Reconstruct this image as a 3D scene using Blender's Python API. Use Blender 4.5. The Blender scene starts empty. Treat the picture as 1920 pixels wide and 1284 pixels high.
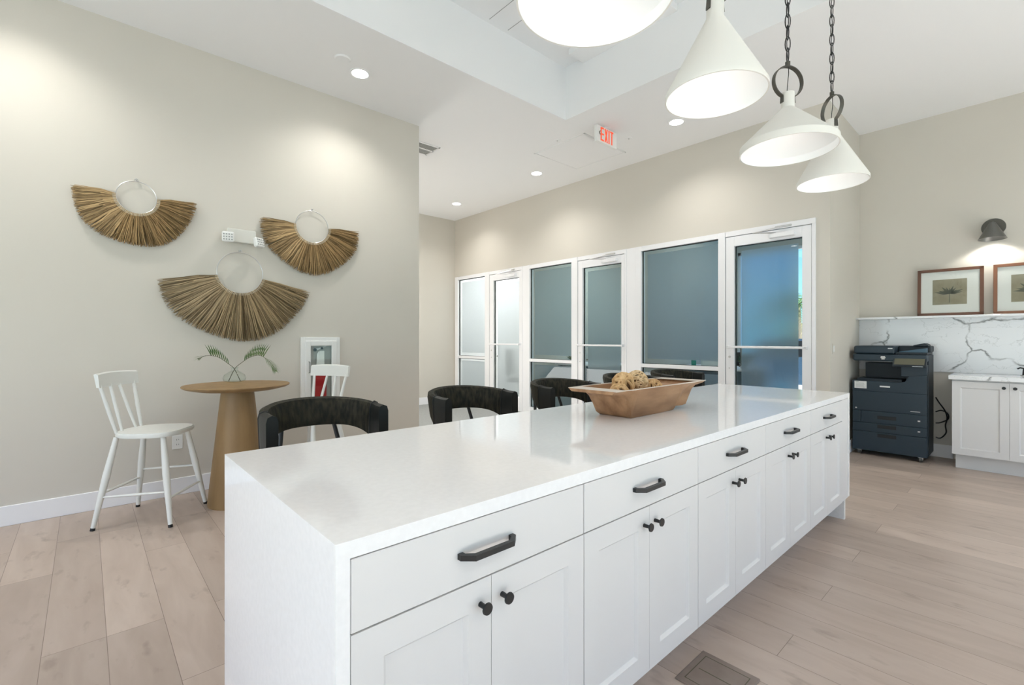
import bpy, bmesh, math, random
from mathutils import Vector, Matrix
C = bpy.context.scene
COL = C.collection
PI = math.pi
# ------------------------------------------------------------------ camera
TH = math.atan2(971.0, 881.4)                     # angle from the view direction to world +X
CAM_H = 1.30
cam_d = bpy.data.cameras.new('camera')
cam = bpy.data.objects.new('camera', cam_d); COL.objects.link(cam)
cam.location = (0, 0, CAM_H)
cam.rotation_euler = (PI / 2, 0, TH - PI / 2)
cam_d.sensor_fit = 'HORIZONTAL'; cam_d.sensor_width = 36.0
cam_d.lens = 36.0 * 881.4 / 1920.0
cam_d.shift_y = -6.0 / 1920.0
cam_d.clip_start = 0.05; cam_d.clip_end = 200
C.camera = cam
# ------------------------------------------------------------------ exposure
C.view_settings.view_transform = 'Standard'
C.view_settings.look = 'None'
C.view_settings.gamma = 1.0
C.view_settings.use_curve_mapping = False
C.view_settings.exposure = 0.48
C.cycles.use_denoising = True
C.cycles.max_bounces = 10
C.cycles.diffuse_bounces = 6
C.cycles.transparent_max_bounces = 16
C.cycles.sample_clamp_indirect = 6.0
# ------------------------------------------------------------------ world / sky, sun and added fill
w = bpy.data.worlds.new('sky'); C.world = w; w.use_nodes = True
wn = w.node_tree.nodes; wl = w.node_tree.links
bg = wn['Background']; bg.inputs[1].default_value = 1.15
tcw = wn.new('ShaderNodeTexCoord'); sxw = wn.new('ShaderNodeSeparateXYZ'); rpw = wn.new('ShaderNodeValToRGB')
wl.new(tcw.outputs['Generated'], sxw.inputs[0]); wl.new(sxw.outputs['Z'], rpw.inputs[0]); wl.new(rpw.outputs[0], bg.inputs[0])
rpw.color_ramp.elements[0].position = 0.02; rpw.color_ramp.elements[0].color = (.50, .92, 1, 1)
rpw.color_ramp.elements[1].position = 0.30; rpw.color_ramp.elements[1].color = (.05, .32, 1, 1)
FILL = 1.0
def area(name, loc, rot, sx, sy, power, col=(1, 1, 1), spread=PI):
    l = bpy.data.lights.new(name, 'AREA'); l.shape = 'RECTANGLE'; l.size = sx; l.size_y = sy
    l.energy = power; l.color = col; l.spread = spread
    o = bpy.data.objects.new(name, l); COL.objects.link(o); o.location = loc; o.rotation_euler = rot
    return o
# added fill at unseen windows put in behind the camera (wall_back and wall_rear)
UP = math.radians(14)                             # added fill tilted upward to brighten the ceiling
area('back_fill', (0.2, -3.55, 1.25), (PI / 2 + UP, 0, 0), 4.4, 2.2, 3 * FILL, (1, .96, .88))
area('back_fill', (4.6, -3.55, 1.25), (PI / 2 + UP, 0, 0), 2.6, 2.2, 2 * FILL, (1, .96, .88))
area('rear_fill', (-2.95, 1.3, 1.25), (PI / 2 + UP, 0, -PI / 2), 4.6, 2.2, 44 * FILL, (1, .95, .90))
area('hall_fill', (2.97, 6.5, .55), (PI / 2 + math.radians(52), 0, -PI / 2), 3.0, .8, 40 * FILL, (1, .98, .94))
# added sun strikes the added pale floor behind the camera, lifting the ceiling
sun_d = bpy.data.lights.new('sun', 'SUN'); sun_d.energy = 16; sun_d.angle = .01; sun_d.color = (1, .93, .84)
sun = bpy.data.objects.new('sun', sun_d); COL.objects.link(sun); sun.rotation_euler = (math.radians(47), 0, math.radians(4))
# added fill in the offices, no fixtures; two tinted to turn the film teal
area('office_fill', (7.4, 7.0, 3.0), (0, 0, 0), 1.8, 1.4, 62, (1, .99, .99))
area('office_fill', (7.4, 4.9, 3.0), (0, 0, 0), 1.2, 1.0, 17, (0.72, 0.95, 1.0))
area('office_fill', (7.4, 2.7, 3.0), (0, 0, 0), 1.2, 1.0, 12, (0.80, 0.97, 1.0))

# ------------------------------------------------------------------ materials
def mat(name, col, rough=0.6, metal=0.0, spec=0.5, coat=0.0):
    m = bpy.data.materials.new(name); m.use_nodes = True
    b = m.node_tree.nodes['Principled BSDF']
    b.inputs['Base Color'].default_value = (*col, 1)
    b.inputs['Roughness'].default_value = rough
    b.inputs['Metallic'].default_value = metal
    b.inputs['Specular IOR Level'].default_value = spec
    b.inputs['Coat Weight'].default_value = coat
    return m
def nodes(m):
    return m.node_tree.nodes, m.node_tree.links, m.node_tree.nodes['Principled BSDF']
def noise_tint(m, c1, c2, scale=(1, 1, 1), nscale=4.0, detail=4.0, bump=0.0, lo=0.35, hi=0.65, coord='Object', rough=0.5):
    n, l, b = nodes(m)
    tc = n.new('ShaderNodeTexCoord'); mp = n.new('ShaderNodeMapping'); mp.inputs['Scale'].default_value = scale
    nz = n.new('ShaderNodeTexNoise'); nz.inputs['Scale'].default_value = nscale; nz.inputs['Detail'].default_value = detail
    nz.inputs['Roughness'].default_value = rough
    cr = n.new('ShaderNodeValToRGB')
    cr.color_ramp.elements[0].position = lo; cr.color_ramp.elements[0].color = (*c1, 1)
    cr.color_ramp.elements[1].position = hi; cr.color_ramp.elements[1].color = (*c2, 1)
    l.new(tc.outputs[coord], mp.inputs[0]); l.new(mp.outputs[0], nz.inputs[0])
    l.new(nz.outputs['Fac'], cr.inputs[0]); l.new(cr.outputs[0], b.inputs['Base Color'])
    if bump:
        bp = n.new('ShaderNodeBump'); bp.inputs['Strength'].default_value = bump; bp.inputs['Distance'].default_value = 0.01
        l.new(nz.outputs['Fac'], bp.inputs['Height']); l.new(bp.outputs[0], b.inputs['Normal'])
    return m
def emis(name, col, s):
    m = bpy.data.materials.new(name); m.use_nodes = True
    n, l, b = nodes(m)
    b.inputs['Base Color'].default_value = (0, 0, 0, 1)
    b.inputs['Emission Color'].default_value = (*col, 1); b.inputs['Emission Strength'].default_value = s
    return m

M = {}
M['wall'] = noise_tint(mat('wall_paint', (.6, .57, .5), .7, spec=.3), (.610, .577, .515), (.632, .599, .537), nscale=0.8, detail=2)
M['ceil'] = mat('ceiling_paint', (.84, .84, .845), .85, spec=.2)
M['trim'] = mat('trim_white', (.84, .84, .86), .35)
M['metalwhite'] = mat('white_aluminium', (.83, .83, .85), .32)
M['cab'] = mat('cabinet_white', (.69, .685, .68), .42)
M['shadow'] = mat('cabinet_core', (.55, .55, .55), .7)
M['quartz'] = noise_tint(mat('quartz_white', (.86, .86, .87), .06, spec=.6), (.84, .84, .845), (.87, .87, .875), nscale=60, detail=2)
M['black'] = mat('black_metal', (.012, .012, .012), .4)
M['blackplastic'] = mat('black_plastic', (.01, .012, .014), .5)
M['bronze'] = mat('dark_bronze', (.10, .095, .08), .45, metal=.5)
M['gunmetal'] = mat('brushed_dark_metal', (.16, .16, .15), .35, metal=.7)
M['silver'] = mat('satin_silver', (.62, .62, .62), .35, metal=.8)
M['whiteplastic'] = mat('white_plastic', (.80, .80, .78), .4)
M['gasket'] = mat('black_gasket', (.012, .02, .018), .6)
M['chairwhite'] = mat('chair_white_paint', (.77, .78, .75), .42)
M['shade'] = mat('pendant_plaster', (.80, .78, .73), .75, spec=.3)
M['shade_in'] = mat('pendant_inside', (.92, .92, .91), .6, spec=.3)
M['carpet'] = noise_tint(mat('grey_floor', (.3, .31, .30), .7), (.27, .28, .275), (.31, .32, .315), nscale=30)
M['red'] = mat('extinguisher_red', (.40, .01, .012), .3)
M['paper'] = mat('paper', (.80, .80, .78), .7)
M['printer'] = mat('printer_navy', (.017, .033, .048), .45)
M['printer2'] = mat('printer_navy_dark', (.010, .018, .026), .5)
M['screen'] = mat('printer_screen', (.13, .125, .085), .25)
M['traylight'] = mat('printer_tray_blue', (.05, .115, .17), .4)
M['glow'] = emis('lamp_glow', (1, .985, .95), 14)
M['bulb'] = emis('bulb_glow', (1, .97, .90), 1.2)
M['led'] = mat('led_lens', (.88, .88, .86), .2)
M['exitred'] = emis('exit_red', (1.0, .10, .03), 0.75)
M['exitwhite'] = mat('exit_panel', (.80, .80, .78), .35)
M['grille'] = mat('vent_grey', (.33, .34, .33), .5)
M['water'] = None

def glass(name, tint=(.96, .985, .975), refl=1.0):
    m = bpy.data.materials.new(name); m.use_nodes = True
    n = m.node_tree.nodes; l = m.node_tree.links
    for q in list(n):
        if q.type != 'OUTPUT_MATERIAL': n.remove(q)
    out = n['Material Output']
    t = n.new('ShaderNodeBsdfTransparent'); t.inputs[0].default_value = (*tint, 1)
    g = n.new('ShaderNodeBsdfGlossy'); g.inputs['Roughness'].default_value = 0.01
    fr = n.new('ShaderNodeFresnel'); fr.inputs['IOR'].default_value = 1.5
    mx = n.new('ShaderNodeMixShader')
    ge = n.new('ShaderNodeNewGeometry'); iv = n.new('ShaderNodeMath'); iv.operation = 'SUBTRACT'; iv.inputs[0].default_value = 1
    l.new(ge.outputs['Backfacing'], iv.inputs[1])
    mu = n.new('ShaderNodeMath'); mu.operation = 'MULTIPLY'; l.new(fr.outputs[0], mu.inputs[0]); l.new(iv.outputs[0], mu.inputs[1])
    l.new(mu.outputs[0], mx.inputs[0]); l.new(t.outputs[0], mx.inputs[1]); l.new(g.outputs[0], mx.inputs[2])
    l.new(mx.outputs[0], out.inputs[0])
    return m
M['glass'] = glass('window_glass', (.93, .965, .965))
M['bluefilter'] = glass('blue_light_filter', (.50, .82, 1.0))
M['clear'] = glass('clear_glass', (.97, .99, .98))
def film(name, diff, trans, amount=.5, rough=.45):
    m = bpy.data.materials.new(name); m.use_nodes = True
    n = m.node_tree.nodes; l = m.node_tree.links
    for q in list(n):
        if q.type != 'OUTPUT_MATERIAL': n.remove(q)
    out = n['Material Output']
    r = n.new('ShaderNodeBsdfRefraction'); r.inputs['Color'].default_value = (*trans, 1); r.inputs['Roughness'].default_value = rough; r.inputs['IOR'].default_value = 1.25
    t = n.new('ShaderNodeBsdfTranslucent'); t.inputs['Color'].default_value = (*trans, 1)
    d = n.new('ShaderNodeBsdfDiffuse'); d.inputs['Color'].default_value = (*diff, 1)
    m1 = n.new('ShaderNodeMixShader'); m1.inputs[0].default_value = .40
    m2 = n.new('ShaderNodeMixShader'); m2.inputs[0].default_value = amount
    l.new(r.outputs[0], m1.inputs[1]); l.new(t.outputs[0], m1.inputs[2])
    l.new(d.outputs[0], m2.inputs[1]); l.new(m1.outputs[0], m2.inputs[2])
    l.new(m2.outputs[0], out.inputs[0])
    return m
M['film'] = film('privacy_film', (.10, .125, .13), (.88, .90, .91), .86, .28)

def wood_floor():
    m = mat('oak_planks', (.45, .36, .30), .38, spec=.4)
    n, l, b = nodes(m)
    tc = n.new('ShaderNodeTexCoord'); sx = n.new('ShaderNodeSeparateXYZ'); l.new(tc.outputs['Object'], sx.inputs[0])
    cb = n.new('ShaderNodeCombineXYZ')
    ax = n.new('ShaderNodeMath'); ax.operation = 'ADD'; ax.inputs[1].default_value = 40.7 + 0.687
    ay = n.new('ShaderNodeMath'); ay.operation = 'ADD'; ay.inputs[1].default_value = 0.2035 * 100 - 2.918
    l.new(sx.outputs['Y'], ax.inputs[0]); l.new(sx.outputs['X'], ay.inputs[0])
    l.new(ax.outputs[0], cb.inputs['X']); l.new(ay.outputs[0], cb.inputs['Y'])
    br = n.new('ShaderNodeTexBrick'); l.new(cb.outputs[0], br.inputs['Vector'])
    br.offset = 0.37; br.offset_frequency = 3; br.squash = 1
    br.inputs['Scale'].default_value = 1; br.inputs['Brick Width'].default_value = 1.47; br.inputs['Row Height'].default_value = 0.2035
    br.inputs['Mortar Size'].default_value = 0.0012; br.inputs['Mortar Smooth'].default_value = 0.2
    br.inputs['Color1'].default_value = (0, 0, 0, 1); br.inputs['Color2'].default_value = (1, 1, 1, 1); br.inputs['Mortar'].default_value = (.5, .5, .5, 1)
    # per plank shift of the grain
    ad = n.new('ShaderNodeVectorMath'); ad.operation = 'MULTIPLY_ADD'
    l.new(br.outputs['Color'], ad.inputs[0]); ad.inputs[1].default_value = (7, 3, 5); l.new(cb.outputs[0], ad.inputs[2])
    mp = n.new('ShaderNodeMapping'); mp.inputs['Scale'].default_value = (1.1, 5.5, 1); l.new(ad.outputs[0], mp.inputs[0])
    g = n.new('ShaderNodeTexNoise'); g.inputs['Scale'].default_value = 2.0; g.inputs['Detail'].default_value = 6; g.inputs['Distortion'].default_value = .6
    l.new(mp.outputs[0], g.inputs[0])
    cr = n.new('ShaderNodeValToRGB'); e = cr.color_ramp.elements
    e[0].position = .28; e[0].color = (.435, .350, .292, 1); e[1].position = .66; e[1].color = (.515, .425, .362, 1)
    l.new(g.outputs['Fac'], cr.inputs[0])
    # plank to plank tone
    tone = n.new('ShaderNodeMix'); tone.data_type = 'RGBA'; tone.blend_type = 'MULTIPLY'; tone.inputs[0].default_value = 1
    tr = n.new('ShaderNodeValToRGB'); tr.color_ramp.elements[0].color = (.84, .835, .83, 1); tr.color_ramp.elements[1].color = (1.07, 1.07, 1.07, 1)
    l.new(br.outputs['Color'], tr.inputs[0]); l.new(cr.outputs[0], tone.inputs[6]); l.new(tr.outputs[0], tone.inputs[7])
    # knots
    mk = n.new('ShaderNodeMapping'); mk.inputs['Scale'].default_value = (1.4, 3.4, 1); l.new(ad.outputs[0], mk.inputs[0])
    vk = n.new('ShaderNodeTexNoise'); vk.inputs['Scale'].default_value = 4.5; vk.inputs['Detail'].default_value = 3
    l.new(mk.outputs[0], vk.inputs[0])
    kr = n.new('ShaderNodeValToRGB'); kr.color_ramp.elements[0].position = .61; kr.color_ramp.elements[0].color = (0, 0, 0, 1); kr.color_ramp.elements[1].position = .76; kr.color_ramp.elements[1].color = (.45, .45, .45, 1)
    l.new(vk.outputs['Fac'], kr.inputs[0])
    kx = n.new('ShaderNodeMix'); kx.data_type = 'RGBA'; l.new(kr.outputs[0], kx.inputs[0]); l.new(tone.outputs[2], kx.inputs[6]); kx.inputs[7].default_value = (.22, .165, .13, 1)
    # seams
    mx = n.new('ShaderNodeMix'); mx.data_type = 'RGBA'; l.new(br.outputs['Fac'], mx.inputs[0]); l.new(kx.outputs[2], mx.inputs[6]); mx.inputs[7].default_value = (.20, .15, .12, 1)
    l.new(mx.outputs[2], b.inputs['Base Color'])
    return m
M['floor'] = wood_floor()

def marble():
    m = mat('veined_marble', (.8, .8, .8), .12)
    n, l, b = nodes(m)
    tc = n.new('ShaderNodeTexCoord')
    def vein(scale, off, width, dist, col_pos):
        mp = n.new('ShaderNodeMapping'); mp.inputs['Location'].default_value = off; mp.inputs['Rotation'].default_value = (.55, 0, 0)
        mp.inputs['Scale'].default_value = (1, 1, 1.5)
        l.new(tc.outputs['Object'], mp.inputs[0])
        nz = n.new('ShaderNodeTexNoise'); nz.inputs['Scale'].default_value = scale * 2.2; nz.inputs['Detail'].default_value = 6; l.new(mp.outputs[0], nz.inputs[0])
        am = n.new('ShaderNodeVectorMath'); am.operation = 'MULTIPLY_ADD'; am.inputs[1].default_value = (dist,) * 3
        l.new(nz.outputs['Color'], am.inputs[0]); l.new(mp.outputs[0], am.inputs[2])
        v = n.new('ShaderNodeTexVoronoi'); v.feature = 'DISTANCE_TO_EDGE'; v.inputs['Scale'].default_value = scale; l.new(am.outputs[0], v.inputs['Vector'])
        r = n.new('ShaderNodeValToRGB'); r.color_ramp.elements[0].position = 0; r.color_ramp.elements[0].color = (1, 1, 1, 1)
        r.color_ramp.elements[1].position = width; r.color_ramp.elements[1].color = (0, 0, 0, 1); l.new(v.outputs[0], r.inputs[0])
        # break the vein up
        bn = n.new('ShaderNodeTexNoise'); bn.inputs['Scale'].default_value = 3.1; bn.inputs['Detail'].default_value = 3; l.new(mp.outputs[0], bn.inputs[0])
        br = n.new('ShaderNodeValToRGB'); br.color_ramp.elements[0].position = .36; br.color_ramp.elements[1].position = .52; l.new(bn.outputs['Fac'], br.inputs[0])
        mu = n.new('ShaderNodeMath'); mu.operation = 'MULTIPLY'; l.new(r.outputs[0], mu.inputs[0]); l.new(br.outputs[0], mu.inputs[1])
        return mu
    a = vein(1.25, (1.3, 2.7, .4), .021, .38, 0); c = vein(3.4, (5.2, 1.1, 3.0), .012, .3, 0)
    x1 = n.new('ShaderNodeMix'); x1.data_type = 'RGBA'; l.new(a.outputs[0], x1.inputs[0]); x1.inputs[6].default_value = (.78, .78, .79, 1); x1.inputs[7].default_value = (.13, .12, .11, 1)
    h = n.new('ShaderNodeMath'); h.operation = 'MULTIPLY'; h.inputs[1].default_value = .45; l.new(c.outputs[0], h.inputs[0])
    x2 = n.new('ShaderNodeMix'); x2.data_type = 'RGBA'; l.new(h.outputs[0], x2.inputs[0]); l.new(x1.outputs[2], x2.inputs[6]); x2.inputs[7].default_value = (.30, .30, .29, 1)
    l.new(x2.outputs[2], b.inputs['Base Color'])
    return m
M['marble'] = marble()
M['tablewood'] = noise_tint(mat('table_oak', (.3, .2, .1), .5), (.235, .145, .060), (.315, .20, .090), scale=(1, 1, .18), nscale=14, detail=6, lo=.3, hi=.7)
M['bowlwood'] = noise_tint(mat('bowl_wood', (.4, .22, .12), .5), (.24, .115, .05), (.46, .26, .135), scale=(.35, 2, 1.6), nscale=9, detail=6, lo=.3, hi=.66)
M['bowlrim'] = mat('bowl_rim', (.66, .58, .50), .45)
M['leather'] = noise_tint(mat('hide_black', (.02, .02, .015), .6, spec=.2), (.007, .007, .005), (.042, .038, .022), scale=(6, 6, 1.5), nscale=9, detail=6, bump=.4, lo=.35, hi=.72)
M['leather2'] = mat('leather_black', (.010, .011, .010), .4, spec=.3)
M['rope'] = noise_tint(mat('rope_tan', (.5, .33, .16), .8), (.50, .29, .12), (.76, .52, .27), nscale=30)
M['ropeshade'] = mat('rope_core_shade', (.16, .09, .04), .9)
M['ropelight'] = noise_tint(mat('rope_light', (.6, .42, .24), .8), (.58, .39, .20), (.82, .62, .38), nscale=40)
M['walnut'] = mat('frame_walnut', (.13, .055, .03), .4)
M['walnut2'] = mat('frame_cherry', (.22, .095, .05), .4)
M['matboard'] = mat('mat_board', (.74, .71, .70), .8)
M['sepia'] = noise_tint(mat('sepia_print', (.3, .25, .18), .8), (.26, .22, .155), (.33, .285, .21), nscale=9)
M['sepiadark'] = mat('sepia_leaf', (.10, .10, .075), .8)
M['register'] = noise_tint(mat('register_taupe', (.17, .13, .11), .5), (.21, .165, .14), (.25, .20, .17), nscale=12)
M['leaf'] = noise_tint(mat('palm_green', (.06, .14, .03), .5), (.03, .085, .012), (.10, .18, .03), nscale=20)
M['stem'] = mat('stem_brown', (.10, .09, .05), .6)
M['desk'] = mat('desk_slate', (.17, .22, .26), .5)
M['tealplastic'] = mat('teal_plastic', (.02, .30, .22), .3)
M['bark'] = mat('palm_bark', (.25, .20, .15), .9)
M['asphalt'] = mat('asphalt', (.35, .36, .36), .9)
M['carpaint'] = mat('car_blue_grey', (.12, .20, .27), .3)
M['flower'] = mat('yellow_shrub', (.45, .42, .08), .8)
M['strand'] = None
def straw(name, c1, c2):
    m = mat(name, c1, .7, spec=.25)
    n, l, b = nodes(m)
    g = n.new('ShaderNodeNewGeometry'); cr = n.new('ShaderNodeValToRGB'); e = cr.color_ramp.elements
    e[0].position = 0; e[0].color = (*c1, 1); e[1].position = 1; e[1].color = (*c2, 1)
    l.new(g.outputs['Random Per Island'], cr.inputs[0]); l.new(cr.outputs[0], b.inputs['Base Color'])
    return m
M['straw'] = straw('seagrass_straw', (.12, .075, .032), (.60, .415, .21))
M['straw2'] = straw('seagrass_greyed', (.12, .08, .04), (.56, .43, .26))

# ------------------------------------------------------------------ mesh builder
class MB:
    def __init__(s): s.bm = bmesh.new()
    def box(s, x0, x1, y0, y1, z0, z1, bev=0.0, seg=1):
        x0, x1 = min(x0, x1), max(x0, x1); y0, y1 = min(y0, y1), max(y0, y1); z0, z1 = min(z0, z1), max(z0, z1)
        r = bmesh.ops.create_cube(s.bm, size=1, matrix=Matrix.Translation(((x0 + x1) / 2, (y0 + y1) / 2, (z0 + z1) / 2)) @ Matrix.Diagonal((x1 - x0, y1 - y0, z1 - z0, 1)))
        if bev > 0:
            ed = set(); [ed.update(v.link_edges) for v in r['verts']]
            bmesh.ops.bevel(s.bm, geom=list(ed), offset=bev, segments=seg, affect='EDGES', profile=.5)
        return s
    def face(s, pts):
        s.bm.faces.new([s.bm.verts.new(p) for p in pts]); return s
    def prism(s, pts, axis, a, b):
        def P(p, t):
            return {'x': (t, p[0], p[1]), 'y': (p[0], t, p[1]), 'z': (p[0], p[1], t)}[axis]
        lo = [s.bm.verts.new(P(p, a)) for p in pts]; hi = [s.bm.verts.new(P(p, b)) for p in pts]
        n = len(pts); fs = [s.bm.faces.new(lo[::-1]), s.bm.faces.new(hi)]
        for i in range(n): fs.append(s.bm.faces.new([lo[i], lo[(i + 1) % n], hi[(i + 1) % n], hi[i]]))
        bmesh.ops.recalc_face_normals(s.bm, faces=fs)
        return s
    def lathe(s, prof, c=(0, 0, 0), seg=32, sx=1, sy=1):
        rings = []
        for r, z in prof:
            if r <= 1e-6: rings.append([s.bm.verts.new((c[0], c[1], c[2] + z))])
            else: rings.append([s.bm.verts.new((c[0] + sx * r * math.cos(2 * PI * k / seg), c[1] + sy * r * math.sin(2 * PI * k / seg), c[2] + z)) for k in range(seg)])
        fs = []
        for a, b in zip(rings, rings[1:]):
            for k in range(seg):
                k2 = (k + 1) % seg
                if len(a) == 1 and len(b) == 1: continue
                if len(a) == 1: f = [a[0], b[k2], b[k]]
                elif len(b) == 1: f = [a[k], a[k2], b[0]]
                else: f = [a[k], a[k2], b[k2], b[k]]
                fs.append(s.bm.faces.new(f))
        bmesh.ops.recalc_face_normals(s.bm, faces=fs)
        return s
    def tube(s, pts, rad, seg=8, closed=False, flat=None):
        pts = [Vector(p) for p in pts]; n = len(pts)
        if not hasattr(rad, '__len__'): rad = [rad] * n
        rings = []; up = None
        for i in range(n):
            if closed: d = pts[(i + 1) % n] - pts[i - 1]
            else: d = pts[min(i + 1, n - 1)] - pts[max(i - 1, 0)]
            d.normalize()
            if up is None:
                up = Vector((0, 0, 1)) if abs(d.z) < .9 else Vector((1, 0, 0))
            sd = d.cross(up)
            if sd.length < 1e-5: sd = d.orthogonal()
            sd.normalize(); u2 = sd.cross(d).normalized(); up = u2
            fa, fb = flat if flat else (1, 1)
            rings.append([s.bm.verts.new(pts[i] + (sd * math.cos(2 * PI * k / seg) * fa + u2 * math.sin(2 * PI * k / seg) * fb) * rad[i]) for k in range(seg)])
        fs = []
        for i in range(n if closed else n - 1):
            a, b = rings[i], rings[(i + 1) % n]
            for k in range(seg): fs.append(s.bm.faces.new([a[k], a[(k + 1) % seg], b[(k + 1) % seg], b[k]]))
        if not closed:
            fs.append(s.bm.faces.new(rings[0][::-1])); fs.append(s.bm.faces.new(rings[-1]))
        bmesh.ops.recalc_face_normals(s.bm, faces=fs)
        return s
    def cyl(s, a, b, r, r2=None, seg=16): return s.tube([a, b], [r, r if r2 is None else r2], seg)
    def ball(s, c, r, sc=(1, 1, 1), u=16, v=10):
        bmesh.ops.create_uvsphere(s.bm, u_segments=u, v_segments=v, radius=r, matrix=Matrix.Translation(c) @ Matrix.Diagonal((*sc, 1))); return s
    def xf(s, m): bmesh.ops.transform(s.bm, matrix=m, verts=s.bm.verts); return s
    def build(s, name, m, parent=None, world=False, smooth=False, at=None):
        """world=True: the mesh was drawn in room coordinates; it is moved into its parent's frame."""
        me = bpy.data.meshes.new(name)
        o = bpy.data.objects.new(name, me)
        if parent is not None and world:
            p = parent; t = Vector((0, 0, 0))
            while p: t += p.location; p = p.parent
            bmesh.ops.translate(s.bm, vec=-t, verts=s.bm.verts)
        if parent is None:
            if at is None:
                vs = [v.co for v in s.bm.verts]
                lo = [min(v[i] for v in vs) for i in range(3)]; hi = [max(v[i] for v in vs) for i in range(3)]
                at = Vector(((lo[0] + hi[0]) / 2, (lo[1] + hi[1]) / 2, lo[2]))
            at = Vector(at)
            bmesh.ops.translate(s.bm, vec=-at, verts=s.bm.verts); o.location = at
        if smooth:
            for f in s.bm.faces: f.smooth = True
        s.bm.to_mesh(me); s.bm.free()
        if smooth:
            me.shade_auto_smooth if False else None
            for e in me.edges: pass
            try: me.set_sharp_from_angle(angle=math.radians(38))
            except Exception: pass
        me.materials.append(m)
        COL.objects.link(o)
        if parent is not None: o.parent = parent
        return o
def tag(o, label, cat, group=None, kind=None):
    o['label'] = label; o['category'] = cat
    if group: o['group'] = group
    if kind: o['kind'] = kind
    return o
def thing(name, label, cat, loc=(0, 0, 0), rz=0, group=None):
    o = bpy.data.objects.new(name, None); COL.objects.link(o); o.empty_display_size = .1
    o.location = loc; o.rotation_euler = (0, 0, rz)
    return tag(o, label, cat, group)
def struct_root(name, loc):
    o = bpy.data.objects.new(name, None); COL.objects.link(o); o.location = loc; o['kind'] = 'structure'; return o
def struct(o): o['kind'] = 'structure'; return o
def dup(o, parent=None):
    c = o.copy(); COL.objects.link(c)
    c.parent = parent
    for ch in list(o.children): dup(ch, c)
    return c

# ------------------------------------------------------------------ room shell
CZ = 3.79; TZ = 4.384
XW = 5.756; XR = 7.0; YL = 4.80; YF = 8.127; YB = -3.6; XB = -3.0; YN = 1.40
FT = 2.595                                    # top of the glazed fronts
struct(MB().box(XB - .15, XR + .15, -.90, YL + .15, -.12, 0).build('floor', M['floor'], at=(0, 0, 0)))
struct(MB().box(XB - .15, XR + .15, YB - .15, -.90, -.12, 0).build('floor', mat('bounce_floor', (.74, .73, .72), .6), at=(0, 0, 0)))  # unseen pale strip added to bounce the sun up to the ceiling
mf = MB().box(2.74, XW + .14, YL + .15, YF + .15, -.12, 0)
struct(mf.build('floor', M['carpet'], at=(0, 0, 0)))
struct(MB().box(XW + .14, 9.15, YN + .12, YF + .15, -.12, 0).build('floor', M['carpet'], at=(0, 0, 0)))
# ceiling with the raised tray
TX0, TX1, TY0, TY1 = -1.6, 4.04, -0.85, 3.547
cb = MB()
cb.box(XB - .15, TX0, YB - .15, YF + .15, CZ, TZ).box(TX1, XR + .15, YB - .15, YF + .15, CZ, TZ)
cb.box(TX0, TX1, YB - .15, TY0, CZ, TZ).box(TX0, TX1, TY1, YF + .15, CZ, TZ)
struct(cb.build('ceiling', M['ceil'], at=(0, 0, CZ)))
tc_ = MB().box(TX0 - .1, TX1 + .1, TY0 - .1, TY1 + .1, TZ, TZ + .1)
tray = struct(tc_.build('ceiling', M['ceil'], at=(1.2, 1.3, TZ)))
sm = MB()
for x, ya, yb in ((2.88, 3.1, 3.5), (3.12, 3.18, 3.5), (2.4, 2.2, 3.5), (3.36, 1.5, 2.2)):
    sm.box(x, x + .006, ya, yb, TZ - .002, TZ + .001)
sm.build('panel_seam', M['grille'], tray, world=True)
struct(MB().box(3.80, TX1, 2.18, 3.29, TZ - .06, TZ - .001).build('trim_3', M['ceil']))
# walls
struct(MB().box(XB, 2.89, YL, YL + .15, 0, CZ).build('wall_left', M['wall'], at=(0, YL, 0)))
struct(MB().box(2.74, 2.89, YL + .15, YF, 0, CZ).build('wall_hall', M['wall'], at=(2.8, 6, 0)))
struct(MB().box(2.74, XW, YF, YF + .15, 0, CZ).build('wall_far', M['wall'], at=(4, YF, 0)))
ww = MB().box(XW, XW + .14, 1.529, YF + .15, FT, CZ).box(XW, XW + .14, YN, 1.529, 0, CZ).box(XW, XW + .14, 8.10, YF + .15, 0, FT)
struct(ww.build('wall_window', M['wall'], at=(XW, 4.8, 0)))
struct(MB().box(XW + .14, XR, YN, YN + .12, 0, CZ).build('wall_return', M['wall'], at=(6.4, YN, 0)))
struct(MB().box(XR, XR + .15, YB, YN + .12, 0, CZ).build('wall_right', M['wall'], at=(XR, 0, 0)))
wb = MB()
def wall_holes(mb, a0, a1, holes, z1, f):
    """f(a0,a1,z0,z1) adds one block of wall; holes = [(a0,a1,z0,z1)]"""
    c = a0
    for h in sorted(holes):
        f(c, h[0], 0, z1); f(h[0], h[1], 0, h[2]); f(h[0], h[1], h[3], z1); c = h[1]
    f(c, a1, 0, z1)
wall_holes(wb, XB, XR, [(-2.0, 2.4, .1, 2.4), (3.3, 5.9, .1, 2.4)], CZ, lambda a, b, c, d: wb.box(a, b, YB - .15, YB, c, d))
struct(wb.build('wall_back', M['wall'], at=(0, YB, 0)))
wr = MB()
wall_holes(wr, YB, YL, [(-1.0, 3.6, .1, 2.4)], CZ, lambda a, b, c, d: wr.box(XB - .15, XB, a, b, c, d))
struct(wr.build('wall_rear', M['wall'], at=(XB, 0, 0)))
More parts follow.
